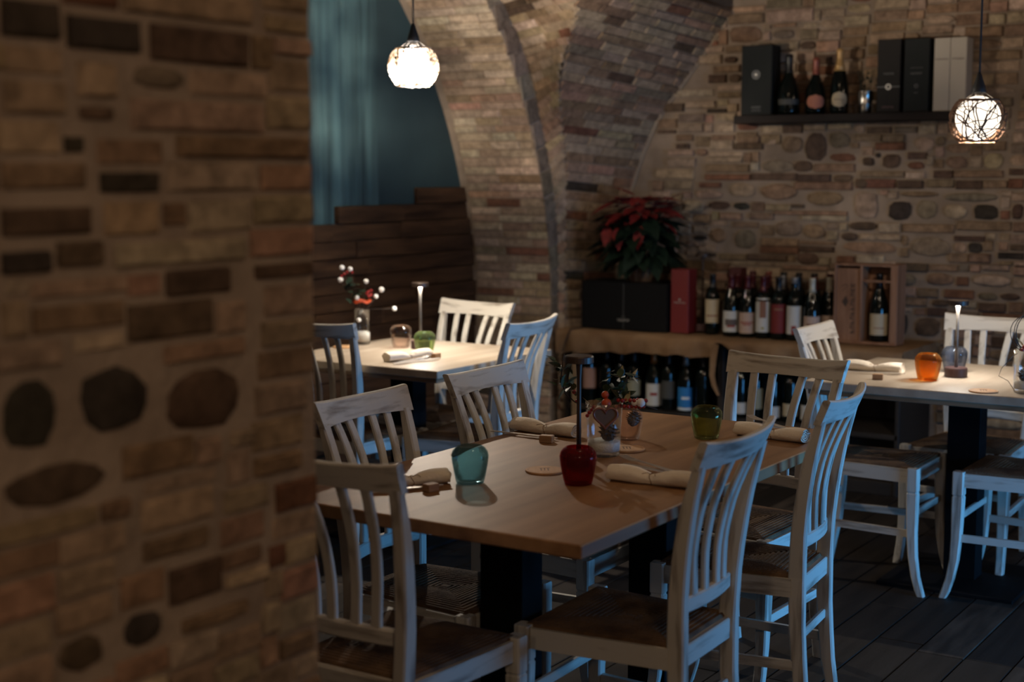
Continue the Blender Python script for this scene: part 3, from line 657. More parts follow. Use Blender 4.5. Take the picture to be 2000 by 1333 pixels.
def coaster(loc, label, rz=0):
    t = thing('coaster', label, 'coaster', (loc[0], loc[1], TZ), rz, 'round wooden coasters')
    b = MB(); b.lathe([(.0465, 0), (.0475, .001), (.0475, .004), (.0465, .005), (.001, .005)], 36); obj('disc', b.mesh('disc', M_CORK), t)
    b = MB()
    for i in range(3): b.box(-.010+i*.0085, -.007+i*.0085, -.013+.003*(i == 1), .013, .005, .0054)
    b.box(-.012, .014, .0155, .0175, .005, .0054)
    obj('engraving', b.mesh('engraving', M_ENGRAVE), t)
    b = MB(); rg = [[((r)*math.cos(2*PI*j/36), (r)*math.sin(2*PI*j/36), .0052) for j in range(36)] for r in (.0405, .0413)]; b.loft(rg, cap=False); obj('engraved_ring', b.mesh('engraved_ring', M_ENGRAVE), t)
coaster((-1.84, 2.988), 'round wooden coaster left of the red glass', .6)
coaster((-1.806, 3.345), 'round wooden coaster right of the heart vase', .6)
coaster((-1.300, 4.893), 'round wooden coaster on the front edge of the right table', .4)
coaster((-3.88, 4.705), 'round wooden coaster on the left table beside the flower vase', .4)

def napkin_mesh():
    b = MB(); rings = []; n = 20
    for i in range(25):
        t = i/24; x = -.105+.21*t
        r = .0235-.0065*math.exp(-((t-.52)/.11)**2)+.0012*math.sin(9*t)
        rings.append([(x+.002*math.sin(5*j), (r*1.12)*math.cos(2*PI*j/n)+.0015*math.sin(3*j+11*t), max(.0005, r*.78+(r*.78)*math.sin(2*PI*j/n)+.001*math.sin(5*j+7*t))) for j in range(n)])
    b.loft(rings, cap=False)
    for sx, ring in ((-1, rings[0]), (1, rings[-1])):   # rolled ends: a spiral fold set back
        c = [(ring[0][0]-sx*.004, 0, .019)]
        pts = []
        for k in range(26):
            a = k*.62; r = .003+.0195*k/26; pts.append((ring[0][0]-sx*.003, r*math.cos(a)*1.05, .0195+r*.80*math.sin(a)))
        b.tube(pts, .0016, 4)
        b.add([(ring[0][0]-sx*.006, p[1], p[2]) for p in ring], [tuple(range(n))])
    return b.mesh('napkin', M_LINEN, True)
def fork_mesh():
    b = MB(); rings = []
    for x, w_, z in ((-.10, .0065, .003), (-.06, .006, .004), (0, .0035, .006), (.035, .003, .007), (.05, .006, .0065), (.06, .0105, .006), (.066, .0115, .006)):
        rings.append([(x, -w_, z-.0012), (x, w_, z-.0012), (x, w_, z+.0012), (x, -w_, z+.0012)])
    b.loft(rings)
    for k in range(4):
        y = -.0095+.00633*k
        b.loft([[(x, y-.0016, z-.001), (x, y+.0016, z-.001), (x, y+.0016, z+.001), (x, y-.0016, z+.001)] for x, z in ((.065, .006), (.085, .0075), (.105, .011))])
    return b.mesh('fork', M_STEEL)
def knife_mesh():
    b = MB(); rings = []
    for x, w_, z in ((-.11, .006, .003), (-.03, .0065, .004), (0, .006, .004), (.01, .009, .004), (.08, .009, .004), (.105, .004, .004)):
        rings.append([(x, -w_, z-.0012), (x, w_, z-.0008), (x, w_, z+.0008), (x, -w_, z+.0012)])
    b.loft(rings); return b.mesh('knife', M_STEEL)
NAP, FORK, KNIFE = napkin_mesh(), fork_mesh(), knife_mesh()
b = MB(); b.tube([(.004+.0035*math.sin(k), .0185*math.cos(2*PI*k/14), .0125+.0135*math.sin(2*PI*k/14)) for k in range(15)], .0011, 4); b.tube([(.004, -.012, .026), (.0, -.02, .031), (-.012, -.026, .028)], .0009, 4); b.tube([(.004, -.012, .026), (.016, -.018, .031), (.022, -.026, .026)], .0009, 4)
TWINE = b.mesh('twine', M_TWINE, True)
b = MB(); b.box(-.018, .018, -.013, .013, 0, .020, .0015); BLOCK = b.mesh('wood_block', M_BLOCK)
def napkin(loc, rz, label, fork=None, knife=None, block=None, s=1.0):
    t = thing('napkin_roll', label, 'napkin', (loc[0], loc[1], TZ), rz, 'rolled napkins with cutlery', (s, s, s))
    obj('napkin', NAP, t); obj('twine', TWINE, t)
    if fork: obj('fork', FORK, t, fork[:3], (0, 0, fork[3]))
    if knife: obj('knife', KNIFE, t, knife[:3], (0, 0, knife[3]))
    if block: obj('wood_block', BLOCK, t, block[:3], (0, 0, block[3]))
napkin((-1.555, 3.000), .06, 'cream napkin roll with fork in front of the nearest blue-lit chair', (-.030, .060, .028, PI-.46), (-.005, .040, .022, PI-.30))
napkin((-1.550, 3.700), -.10, 'cream napkin roll at the far end of the near table beside the olive glass', (-.035, .055, .028, PI-.5), (.0, .04, .022, PI-.25))
napkin((-2.110, 3.430), -.06, 'cream napkin roll with wooden block on the left of the near table', None, (-.02, -.072, .003, .05), (.078, -.105, 0, .3))
napkin((-2.02, 2.68), .95, 'cream napkin roll partly behind the near end chair back', None, (-.03, -.06, .003, .1), (.03, -.085, 0, .4), .9)
napkin((-3.41, 4.52), 1.3, 'white napkin with crossed cutlery on the lit left table', (-.04, -.065, .003, .25), (-.01, -.085, .003, .05), (.115, -.03, 0, .3))
napkin((-1.772, 5.183), -.05, 'cream napkin roll with wooden block on the right table', None, (.03, -.07, .003, .3), (.09, -.195, 0, .3))
# ------------------------------------------------------------------ vases and flowers
YAW = .574672
def leaf_mesh(name, mat, w_=.42, curl=.10, n=6):
    b = MB(); vs = []; fs = []
    for i in range(n+1):
        t = i/n; hw = w_*.5*math.sin(PI*t**.8)*(1-.25*t)+.004; z = -curl*t*t
        vs += [(-hw, t, z+.06*hw), (0, t, z-.10*hw), (hw, t, z+.06*hw)]
    for i in range(n):
        a = 3*i; fs += [(a, a+1, a+4, a+3), (a+1, a+2, a+5, a+4)]
    b.add(vs, fs); return b.mesh(name, mat, True)
LEAF, LEAFD, LEAFY, BRACT = leaf_mesh('leaf', M_LEAF, .62, .3), leaf_mesh('dark_leaf', M_LEAFD, .55, .25), leaf_mesh('dry_leaf', M_LEAFY, .5), leaf_mesh('bract', M_BRACT, .50, .22)
def ballmesh(name, mat, n=10): b = MB(); b.ball((0, 0, 0), 1, n, 8); return b.mesh(name, mat, True)
BERRY, SNOW, ORNG = ballmesh('berry', M_BERRY, 8), ballmesh('white_ball', M_SNOW), ballmesh('orange_fruit', M_ORANGE)
def cone_mesh():
    b = MB(); b.lathe([(.004, 0), (.013, .006), (.017, .016), (.014, .03), (.004, .044)], 10)
    for k in range(46):
        t = k/46; a = k*2.4; z = .004+.036*t; r = .017*math.sin(PI*(.18+.75*t))+.004; c, s = math.cos(a), math.sin(a)
        b.add([(c*r*.5-s*.004, s*r*.5+c*.004, z), (c*r*.5+s*.004, s*r*.5-c*.004, z), (c*r*1.25, s*r*1.25, z+.006), (c*r*.6, s*r*.6, z+.006)], [(0, 1, 2), (0, 2, 3), (1, 3, 2), (0, 3, 1)])
    return b.mesh('pine_cone', M_CONE)
CONE = cone_mesh()
def vase(loc, r, h, label, sand=.036, flare=1.12):
    t = thing('glass_vase', label, 'vase', (loc[0], loc[1], TZ), YAW)
    b = MB(); b.lathe([(r*.86, 0), (r*.95, .003), (r*.98, .012), (r, h*.5), (r*flare, h), (r*flare-.0022, h), (r-.0024, h*.5), (r*.98-.0026, .016), (r*.85, .013), (.001, .0125)], 40); obj('glass', b.mesh('vase_glass', M_GL_CLEAR, True), t)
    n = 36; b = MB(); b.lathe([(r*.93, .0135), (r*.955, sand*.8), (r*.95, sand), (r*.6, sand+.006), (.001, sand+.004)], n); o = obj('sand', b.mesh('sand', M_SAND, True), t, label='white sand')
    return t
def twig(parent, pts, r=.0016, nm='twig'): b = MB(); b.tube(pts, r, 5); return obj(nm, b.mesh('twig', M_TWIG, True), parent)
def leaves(parent, me, spots, nm='leaf'):
    for (x, y, z), rx, rz, s in spots: obj(nm, me, parent, (x, y, z), (rx, random.uniform(-.5, .5), rz), (s, s, s))
def balls(parent, me, spots, nm):
    for x, y, z, s in spots: obj(nm, me, parent, (x, y, z), None, (s, s, s))
def arrangement(loc, label): return thing('flower_arrangement', label, 'flowers', (loc[0], loc[1], TZ), YAW)
VX, VY = -1.822, 3.250
vase((VX, VY), .0435, .138, 'clear glass vase with white sand and pine cone behind the red glass')
tag(obj('pine_cone', CONE, None, (VX+.014, VY-.006, TZ+.040), (.2, .25, 0), (1.2, 1.2, 1.15)), 'dark pine cone standing on white sand inside the heart vase', 'pine cone')
t = thing('heart_ornament', 'copper rimmed heart hanging at the front of the glass vase', 'ornament', (VX+.052*math.sin(YAW)*1.0, VY-.052*math.cos(YAW), TZ+.108), YAW)
def heart(s, n=40): return [(s*16*math.sin(a)**3/16, s*(13*math.cos(a)-5*math.cos(2*a)-2*math.cos(3*a)-math.cos(4*a))/16) for a in [2*PI*k/n for k in range(n)]]
b = MB(); hp = heart(.030); b.tube([(x, 0, z) for x, z in hp+hp[:2]], .0032, 6); obj('rim', b.mesh('heart_rim', M_HEART, True), t)
b = MB(); hi = heart(.027); b.loft([[(x, .0012, z) for x, z in hi], [(x, -.0012, z) for x, z in hi]]); obj('bark_fill', b.mesh('heart_fill', M_HEARTIN), t)
b = MB(); b.tube([(0, 0, .018), (.004, .01, .030), (.01, .02, .036)], .0008, 4); obj('string', b.mesh('string', M_TWINE), t)
a = arrangement((VX, VY), 'berries, leaves and white balls filling the heart vase on the near table')
twig(a, [(0, 0, .06), (-.03, 0, .125), (-.075, 0, .138), (-.100, 0, .160), (-.112, 0, .20), (-.104, .005, .262)], .0018)
twig(a, [(0, 0, .06), (.02, 0, .13), (.05, .005, .18), (.068, .01, .218)], .0018)
twig(a, [(0, 0, .07), (.03, -.01, .132), (.085, -.02, .138), (.135, -.02, .122)], .0012)
twig(a, [(0, .01, .06), (-.02, 0, .11), (-.05, -.01, .125)], .0015)
rnd = random.Random(5)
leaves(a, LEAF, [((-.108+rnd.uniform(-.02, .03), rnd.uniform(-.015, .015), .165+.085*k/23), rnd.uniform(-1.2, .9), rnd.uniform(0, 6.28), rnd.uniform(.026, .040)) for k in range(24)])
leaves(a, LEAF, [((.03+rnd.uniform(-.025, .035), rnd.uniform(-.02, .02), .128+.09*k/33), rnd.uniform(-.9, .9), rnd.uniform(-2.2, 1.8), rnd.uniform(.030, .046)) for k in range(34)])
leaves(a, LEAFY, [((-.082, -.005, .185), 1.2, .3, .035), ((.052, -.02, .14), 1.3, -.4, .032), ((.066, .0, .195), .9, -1.0, .04), ((-.035, -.01, .13), .8, 1.2, .035), ((.04, 0, .20), 1.0, -.6, .04)], 'dry_leaf')
balls(a, BERRY, [(-.045+.006*i, -.03+.006*(i % 3), .108+.007*(i % 4), .0052) for i in range(7)]+[(.030+.005*i, -.025+.005*(i % 3), .130+.008*((i*2) % 4), .0055) for i in range(16)]+[(-.078, 0, .165, .006), (-.07, .005, .140, .005)], 'berry')
balls(a, ORNG, [(.004, -.02, .138, .013), (.002, -.005, .158, .010)], 'dried_fruit')
balls(a, SNOW, [(-.016, -.035, .124, .010), (.092, -.025, .1405, .0115), (.076, -.02, .140, .009)], 'white_ball')
obj('cone', CONE, a, (.072, .0, .075), (0, .2, 0), (.9, .9, .9))
# vase on the left table
LX, LY = -3.888, 4.835
vase((LX, LY), .034, .150, 'tall clear vase with white sand on the left table', .05, 1.05)
a = arrangement((LX, LY), 'white balls and red ribbons on dark twigs in the left table vase')
LB_ = [(-.083, .0, .326, .0115), (-.048, .0, .32, .0105), (-.09, .0, .274, .012), (.017, .01, .267, .011), (.083, 0, .233, .012), (-.02, -.02, .200, .011), (.06, 0, .204, .010), (.137, .0, .152, .0105), (-.01, -.036, .107, .009)]
balls(a, SNOW, LB_, 'white_ball')
for x, y, z, s in LB_[:8]: twig(a, [(0, 0, .06), (x*.25, y*.5, .15), (x*.7, y, lerp(.15, z, .6)), (x, y, z)], .0012)
balls(a, BERRY, [(.03+.01*math.sin(i*2), -.01, .205+.006*i, .007) for i in range(5)]+[(-.085+.012*i, 0, .29+.008*(i % 3), .006) for i in range(3)]+[(-.04, 0, .305, .006)], 'berry')
b = MB(); b.tube([(.036*math.cos(k*.3), .036*math.sin(k*.3), .183+.004*math.sin(k*1.3)) for k in range(22)], .006, 6); obj('orange_ribbon', b.mesh('ribbon', M_ORANGE, True), a)
leaves(a, LEAFD, [((rnd.uniform(-.07, .0), rnd.uniform(-.02, .02), rnd.uniform(.19, .28)), rnd.uniform(-.2, 1.1), rnd.uniform(0, 6.28), rnd.uniform(.04, .06)) for k in range(14)])
# vase on the right table
RX, RY = -1.172, 4.955
vase((RX, RY), .047, .142, 'clear vase with white sand at the right end of the right table', .035, 1.05)
tag(obj('pine_cone', CONE, None, (RX-.013, RY-.008, TZ+.038), (.2, .2, 0), (1.1, 1.1, 1.0)), 'dark pine cone inside the vase on the right table', 'pine cone')
a = arrangement((RX, RY), 'looped dark twigs with pink berries in the right table vase')
for k in range(4):
    r = .055+.006*k; b = MB(); b.tube([(.012*k-.01+r*math.cos(q*.35), .02*math.sin(q*.35+k), .195+.004*k+r*math.sin(q*.35)*1.05) for q in range(15+k)], .0014, 5); obj('twig', b.mesh('twig', M_TWIG, True), a)
twig(a, [(-.02, 0, .14), (-.06, -.02, .125), (-.10, -.03, .085), (-.108, -.03, .06), (-.08, -.04, .045), (-.06, -.05, .012)], .0011)
balls(a, BERRY, [(-.03+.010*(i % 6), -.02+.008*(i//6), .145+.008*(i % 3), .0062) for i in range(14)], 'berry')
leaves(a, LEAFY, [((-.02, -.01, .15), .9, .8, .05), ((.01, 0, .16), 1.2, -.4, .05)], 'dry_leaf')

# ------------------------------------------------------------------ pendant lamps
def pendant(loc, label, mat, seed, n, rs, power, bulb, br, bz, R=.098):
    rnd = random.Random(seed); t = thing('pendant_lamp', label, 'lamp', loc, 0, 'wicker pendant lamps')
    b = MB(); b.tube([(0, 0, .155), (0, 0, 3.0-loc[2])], .004, 8); obj('cord', b.mesh('cord', M_CORD, True), t)
    b = MB(); b.lathe([(.004, .168), (.008, .160), (.014, .140), (.022, .118), (.026, .100), (.024, .096), (.001, .096)], 24); obj('socket', b.mesh('socket', M_CORD, True), t)
    b = MB(); b.lathe([(.013, .097), (.014, .085), (.012, .074)], 16); obj('bulb_cap', b.mesh('bulb_cap', M_WIRE, True), t)
    b = MB(); b.ball((0, 0, bz), br, 28, 18); obj('bulb', b.mesh('bulb', bulb, True), t)
    lo = point('bulb_light', (0, 0, bz-br-.010), (1, .86, .70), power, .008); lo.parent = t
    b = MB()
    for k in range(5):
        a = 2*PI*k/5+.4; b.tube([(.020*math.cos(a), .020*math.sin(a), .098), (.058*math.cos(a), .058*math.sin(a), .072), (.085*math.cos(a), .085*math.sin(a), .045)], .0014, 5)
    b.tube([(.022*math.cos(k*.4), .022*math.sin(k*.4), .098) for k in range(17)], .0016, 5)
    obj('wire_frame', b.mesh('wire_frame', M_WIRE, True), t)
    b = MB(); zb, zt = -.074, .070
    for k in range(n):
        ax = Vector((rnd.gauss(0, 1), rnd.gauss(0, 1), rnd.gauss(0, .75))).normalized(); u = ax.orthogonal().normalized(); v = ax.cross(u)
        a0 = rnd.uniform(0, 6.28); ln = rnd.uniform(2.0, 5.2); off = rnd.uniform(-.55, .55); rr = R*rnd.uniform(.97, 1.03); m = int(ln*5)+4; pts = []
        for i in range(m+1):
            a = a0+ln*i/m; p = (ax*off+(u*math.cos(a)+v*math.sin(a))*math.sqrt(1-off*off)); p = p+Vector((rnd.gauss(0, .018), rnd.gauss(0, .018), rnd.gauss(0, .018)))
            p = p.normalized()*rr
            if p.z < zb: p.z = zb
            if p.z > zt: p.z = zt
            pts.append(p)
        b.tube(pts, rnd.uniform(*rs), 4)
    for zz, rr in ((zb, .064), (zt, .069)):
        for q in range(3): b.tube([((rr+.002*math.sin(k*1.7+q))*math.cos(k*.25+q), (rr+.002*math.cos(k*1.3))*math.sin(k*.25+q), zz+.0025*math.sin(k*.9+q*2)) for k in range(27)], rs[1], 5)
    o = obj('wicker_shade', b.mesh('wicker_shade', mat, True), t); o['kind'] = 'stuff'
    return t
pendant((-3.497, 4.687, 1.889), 'pale wicker pendant lamp glowing over the left table', M_WICKER_L, 3, 84, (.0011, .0020), 115, emit('bulb_left', (1, .92, .84), 16), .062, .018)
pendant((-1.466, 5.312, 1.660), 'brown wicker pendant lamp glowing over the right table', M_WICKER, 9, 40, (.0014, .0028), 17, M_BULB, .078, .008)

# ------------------------------------------------------------------ wine cabinet, burlap, bottles
CZ = .676
t = thing('wine_cabinet', 'low dark cabinet full of bottles under the burlap cloth', 'cabinet', (-2.96, 6.67, 0))
def cpart(nm, x0, x1, y0, y1, z0, z1, m=M_CAB, c=.002):
    b = MB(); b.box(x0+2.96, x1+2.96, y0-6.67, y1-6.67, z0, z1, c); return obj(nm, b.mesh(nm, m), t)
cpart('top_board', -3.85, -2.085, 6.44, 6.925, .645, .668); cpart('back_panel', -3.84, -2.09, 6.905, 6.925, 0, .645)
cpart('shelf', -3.84, -2.09, 6.45, 6.905, .262, .285); cpart('plinth', -3.84, -2.09, 6.46, 6.905, 0, .06)
cpart('side_panel', -3.85, -3.83, 6.45, 6.905, 0, .645); cpart('side_panel', -2.105, -2.085, 6.45, 6.905, 0, .645); cpart('divider', -2.995, -2.965, 6.47, 6.905, 0, .645)
cpart('lower_back', -3.82, -2.11, 6.60, 6.62, .06, .262)
cpart('post', -3.795, -3.762, 6.425, 6.45, 0, .645, M_POST)
# burlap: top and hanging front with a wavy hem
HEM = [(-3.89, .552), (-3.8, .556), (-3.6, .572), (-3.3, .583), (-3.06, .582), (-3.0, .590), (-2.985, .654), (-2.95, .650), (-2.86, .622), (-2.74, .588), (-2.62, .572), (-2.4, .580), (-2.07, .602)]
def hem(x): return prof(x, HEM)+.004*math.sin(x*31)+.003*math.sin(x*53+1)
mb = MB(); nx = 150; vs = []; fs = []; rowsn = 12
for i in range(nx+1):
    x = -3.885+(3.885-2.068)*i/nx
    for j in range(rowsn+1):
        if j <= 4: y = 6.925-(6.925-6.425)*j/4; z = .672+.0016*math.sin(x*27+j)
        else:
            s = (j-4)/8; z = lerp(.672, hem(x), s); y = 6.418-.004*s+(.010*math.sin(x*24+.6*math.sin(x*9))+.006*math.sin(x*57))*min(1, s*1.6)-.006*math.sin(PI*s)
        vs.append((x, y, z))
for i in range(nx):
    for j in range(rowsn): a = i*(rowsn+1)+j; fs.append((a, a+1, a+rowsn+2, a+rowsn+1))
mb.add(vs, fs)
vs = []; fs = []                                  # left end drop
for j in range(13):
    y = 6.42+.5*j/12
    for k in range(6): s = k/5; vs.append((-3.886-.006*s+.006*math.sin(y*30)*s-.01*s, y, lerp(.672, .56, s)))
for j in range(12):
    for k in range(5): a = j*6+k; fs.append((a, a+1, a+7, a+6))
mb.add(vs, fs); mb.add([(-2.068+(-3.886-x)*.7, y, z) for x, y, z in vs], fs)
cl = tag(obj('burlap_cloth', mb.mesh('burlap_cloth', M_BURLAP, True)), 'brown burlap cloth draped over the wine cabinet', 'cloth')
b = MB(); b.tube([(-3.80, 6.55, .676), (-3.80, 6.418, .676), (-3.815, 6.400, .62), (-3.835, 6.398, .563)], .0045, 6); obj('dark_cord', b.mesh('dark_cord', M_TWIG, True), cl)
b = MB(); pts = [(-2.985, 6.410, .65), (-2.992, 6.404, .58), (-2.998, 6.406, .50), (-2.985, 6.405, .45), (-2.962, 6.404, .405)]
b.loft([[(x-.016*k, y, z), (x+.016*k, y+.004, z), (x+.016*k, y+.008, z), (x-.016*k, y+.004, z)] for (x, y, z), k in zip(pts, (1, .95, .8, .7, .35))]); obj('torn_strip', b.mesh('torn_strip', M_BURLAP), cl)

def capmat(c): return pbr('capsule', c, .35, metal=.2)
CAPS = {'k': capmat((.008, .008, .009)), 'r': capmat((.07, .008, .010)), 'o': capmat((.42, .14, .03)), 'w': capmat((.48, .44, .34)), 'g': capmat((.45, .27, .10)), 's': capmat((.22, .21, .2)), 'c': capmat((.20, .05, .03))}
def labmat(c): return pbr('paper_label', c, .7)
LABS = {'cream': labmat((.42, .34, .22)), 'white': labmat((.50, .49, .45)), 'rose': labmat((.42, .30, .23)), 'red': labmat((.16, .015, .012)), 'blue': labmat((.015, .16, .42)), 'pink': labmat((.36, .20, .14)), 'olive': labmat((.26, .25, .17)), 'salmon': labmat((.38, .14, .085)), 'dim': labmat((.05, .05, .045))}
PR = {'bd': [(.030, 0), (.0365, .003), (.0372, .01), (.0372, .185), (.034, .203), (.024, .222), (.0158, .238), (.0142, .25), (.0142, .285), (.0152, .287), (.0152, .298), (.013, .300), (.001, .300)],
      'bg': [(.032, 0), (.039, .003), (.0405, .012), (.0405, .145), (.037, .175), (.028, .205), (.019, .232), (.0148, .252), (.0142, .285), (.0152, .287), (.0152, .298), (.013, .30), (.001, .30)],
      'ch': [(.034, 0), (.042, .003), (.0435, .012), (.0435, .13), (.039, .165), (.030, .20), (.020, .235), (.0158, .255), (.0150, .285), (.0165, .29), (.0165, .305), (.014, .312), (.001, .313)],
      'wd': [(.036, 0), (.047, .004), (.050, .016), (.050, .085), (.046, .118), (.034, .150), (.022, .178), (.0165, .195), (.0150, .245), (.0165, .25), (.0165, .265), (.013, .272), (.001, .273)]}
bottle_cache = {}
def bmesh_(key, fn):
    if key not in bottle_cache: bottle_cache[key] = fn()
    return bottle_cache[key]
def rad_at(pr, z):
    for (r0, z0), (r1, z1) in zip(PR[pr], PR[pr][1:]):
        if z0 <= z <= z1 and z1 > z0: return lerp(r0, r1, (z-z0)/(z1-z0))
    return .015
def patch(pr, z0, z1, half, mat, off=.0006, oval=False, n=14, m=6):
    b = MB(); vs = []; fs = []
    if oval: m = 12
    for j in range(m+1):
        t = j/m; z = lerp(z0, z1, t); ha = half*(math.sqrt(max(0, 1-(2*t-1)**2)) if oval else 1); r = rad_at(pr, z)+off
        for i in range(n+1): a = -PI/2+lerp(-ha, ha, i/n); vs.append((r*math.cos(a), r*math.sin(a), z))
    for j in range(m):
        for i in range(n): a = j*(n+1)+i; fs.append((a, a+1, a+n+2, a+n+1))
    b.add(vs, fs); return b.mesh('label', mat, True)
def bottle(loc, z, pr, cap, label, group, lab=None, lz=(.05, .13), prints=(), oval=False, capz=.232, s=1.0, ang=None):
    az = math.atan2(-loc[1], -loc[0])+PI/2 if ang is None else ang      # label faces the room
    t = thing('wine_bottle', label, 'bottle', (loc[0], loc[1], z), az, group, (s, s, s))
    def fb():
        b = MB(); b.lathe(PR[pr], 24); return b.mesh('bottle', M_GLASSBOT, True)
    obj('bottle_glass', bmesh_(pr, fb), t)
    zt = PR[pr][-1][1]; cz = capz if pr != 'wd' else .190
    def fc():
        b = MB(); b.lathe([(rad_at(pr, cz)+.0006, cz)]+[(r+.0006, zz+.0003) for r, zz in PR[pr] if zz > cz], 20); return b.mesh('capsule', CAPS[cap], True)
    obj('capsule', bmesh_((pr, cap, cz), fc), t)
    if lab:
        lo = obj('label', bmesh_((pr, lz, lab, oval), lambda: patch(pr, lz[0], lz[1], 1.15 if not oval else .95, LABS[lab], oval=oval)), t)
        for k, (a, b_, half, m) in enumerate(prints):
            obj('label_print', bmesh_((pr, a, b_, half, m.name), lambda: patch(pr, a, b_, half, m, .0011)), lo)
    return t
P_INK = pbr('label_ink', (.10, .08, .07), .8); P_RED = pbr('label_red', (.25, .03, .02), .8); P_BRN = pbr('label_brown', (.22, .10, .06), .8); P_WHT = pbr('label_white', (.55, .6, .62), .8); P_OLV = pbr('label_gold', (.3, .25, .05), .6)
GT = 'bottles standing on the burlap counter'; Y1 = 6.60
bottle((-3.100, 6.62), CZ, 'bd', 'k', 'wine bottle with tall cream label standing alone beside the red box', GT, 'cream', (.058, .175), ((.090, .098, .8, P_BRN),), s=1.0)
bottle((-2.990, Y1), CZ, 'bg', 'r', 'wine bottle with white label and grey sketch, first of the front row', GT, 'white', (.022, .125), ((.055, .085, .75, P_INK), (.045, .055, .5, P_RED)))
bottle((-2.905, Y1), CZ, 'bg', 'r', 'wine bottle with rose label, second of the front row', GT, 'rose', (.02, .122), ((.070, .076, .9, P_RED), (.06, .066, .5, P_RED)))
bottle((-2.822, Y1), CZ, 'bd', 'r', 'wine bottle with tall white label and brown figure', GT, 'white', (.03, .195), ((.10, .18, .42, P_BRN), (.045, .055, .2, P_OLV)), capz=.225)
bottle((-2.742, Y1), CZ, 'bd', 'k', 'wine bottle with dark red label in the front row', GT, 'red', (.03, .17), ((.14, .15, .6, P_BRN),))
bottle((-2.662, Y1), CZ, 'bd', 's', 'wine bottle with white label crossed by a red stripe', GT, 'white', (.03, .165), ((.03, .07, .3, P_RED),), capz=.27)
bottle((-2.572, Y1), CZ, 'bg', 'w', 'wine bottle with cream capsule and pinkish label behind the white chair', GT, 'rose', (.03, .12), ((.07, .085, .6, P_BRN),))
GB = 'bottles crowded in the rear rows of the counter'
for i, (x, y, pr, cp) in enumerate([(-3.00, 6.70, 'bd', 'r'), (-2.925, 6.71, 'bd', 'r'), (-2.845, 6.70, 'bd', 'r'), (-2.765, 6.70, 'bd', 's'), (-2.685, 6.70, 'bd', 'k'), (-2.600, 6.70, 'bd', 'r'), (-2.52, 6.69, 'bg', 'w'),
                                    (-2.965, 6.80, 'bd', 'r'), (-2.88, 6.80, 'bd', 'c'), (-2.80, 6.80, 'bd', 'k'), (-2.72, 6.80, 'bd', 'k'), (-2.64, 6.80, 'bd', 'k'), (-2.56, 6.80, 'bd', 'r')]):
    nth = ('first', 'second', 'third', 'fourth', 'fifth', 'sixth', 'seventh')[i if i < 7 else i-7]; cn = {'r': 'red', 's': 'grey', 'k': 'black', 'w': 'cream', 'c': 'copper'}[cp]
    bottle((x, y), CZ, pr, cp, 'dark bottle with %s capsule, %s from left in the counter\'s %s row' % (cn, nth, 'middle' if i < 7 else 'rearmost'), GB, 'rose' if i == 6 else None, (.03, .12), s=1.03 if y > 6.75 else 1.0)
GU = 'bottles inside the cabinet under the burlap'
under = [(-3.763, 'bd', 'k', 'pink', (.07, .165), (), 1.12, 'large bottle with pink label in the cabinet, leftmost'),
         (-3.66, 'bd', 'k', None, (0, 0), (), 1, 'dark unlabelled bottle next to the pink labelled bottle in the cabinet'), (-3.575, 'bd', 'k', None, (0, 0), (), 1, 'dark unlabelled bottle left of the olive labelled bottle in the cabinet'),
         (-3.50, 'bd', 'k', 'olive', (.06, .14), (), 1, 'bottle with olive label in the cabinet behind the vase flowers'),
         (-3.386, 'bg', 'o', 'white', (.018, .13), ((.07, .085, .45, P_RED),), 1, 'bottle with orange capsule and white label in the cabinet'),
         (-3.303, 'bd', 'k', 'dim', (.06, .15), (), 1, 'dark bottle with dim label beside the blue labelled bottle'),
         (-3.207, 'bg', 's', 'blue', (.025, .125), ((.065, .078, .5, P_WHT), (.010, .024, 1.15, P_WHT)), 1, 'bottle with bright blue label in the cabinet'),
         (-3.112, 'bd', 'k', None, (0, 0), (), 1, 'dark bottle between the blue labelled bottle and the hanging burlap strip'),
         (-2.91, 'bd', 'k', 'white', (.02, .075), (), 1, 'bottle with low white label in the right half of the cabinet'),
         (-2.83, 'bd', 'k', 'olive', (.05, .15), (), 1, 'bottle with tall pale label in the right half of the cabinet'),
         (-2.74, 'bd', 'k', 'white', (.015, .07), (), 1, 'bottle with small white label seen through the far chair slats'),
         (-2.65, 'bd', 'k', 'cream', (.03, .09), (), 1, 'bottle with cream label seen through the far chair slats'),
         (-2.56, 'bd', 'k', 'white', (.02, .09), (), 1, 'bottle with white label at the right of the cabinet behind the blue-lit chair')]
for x, pr, cp, lb, lz, prn, s, nm in under: bottle((x, 6.55), .2855, pr, cp, nm, GU, lb, lz, prn, s=s)

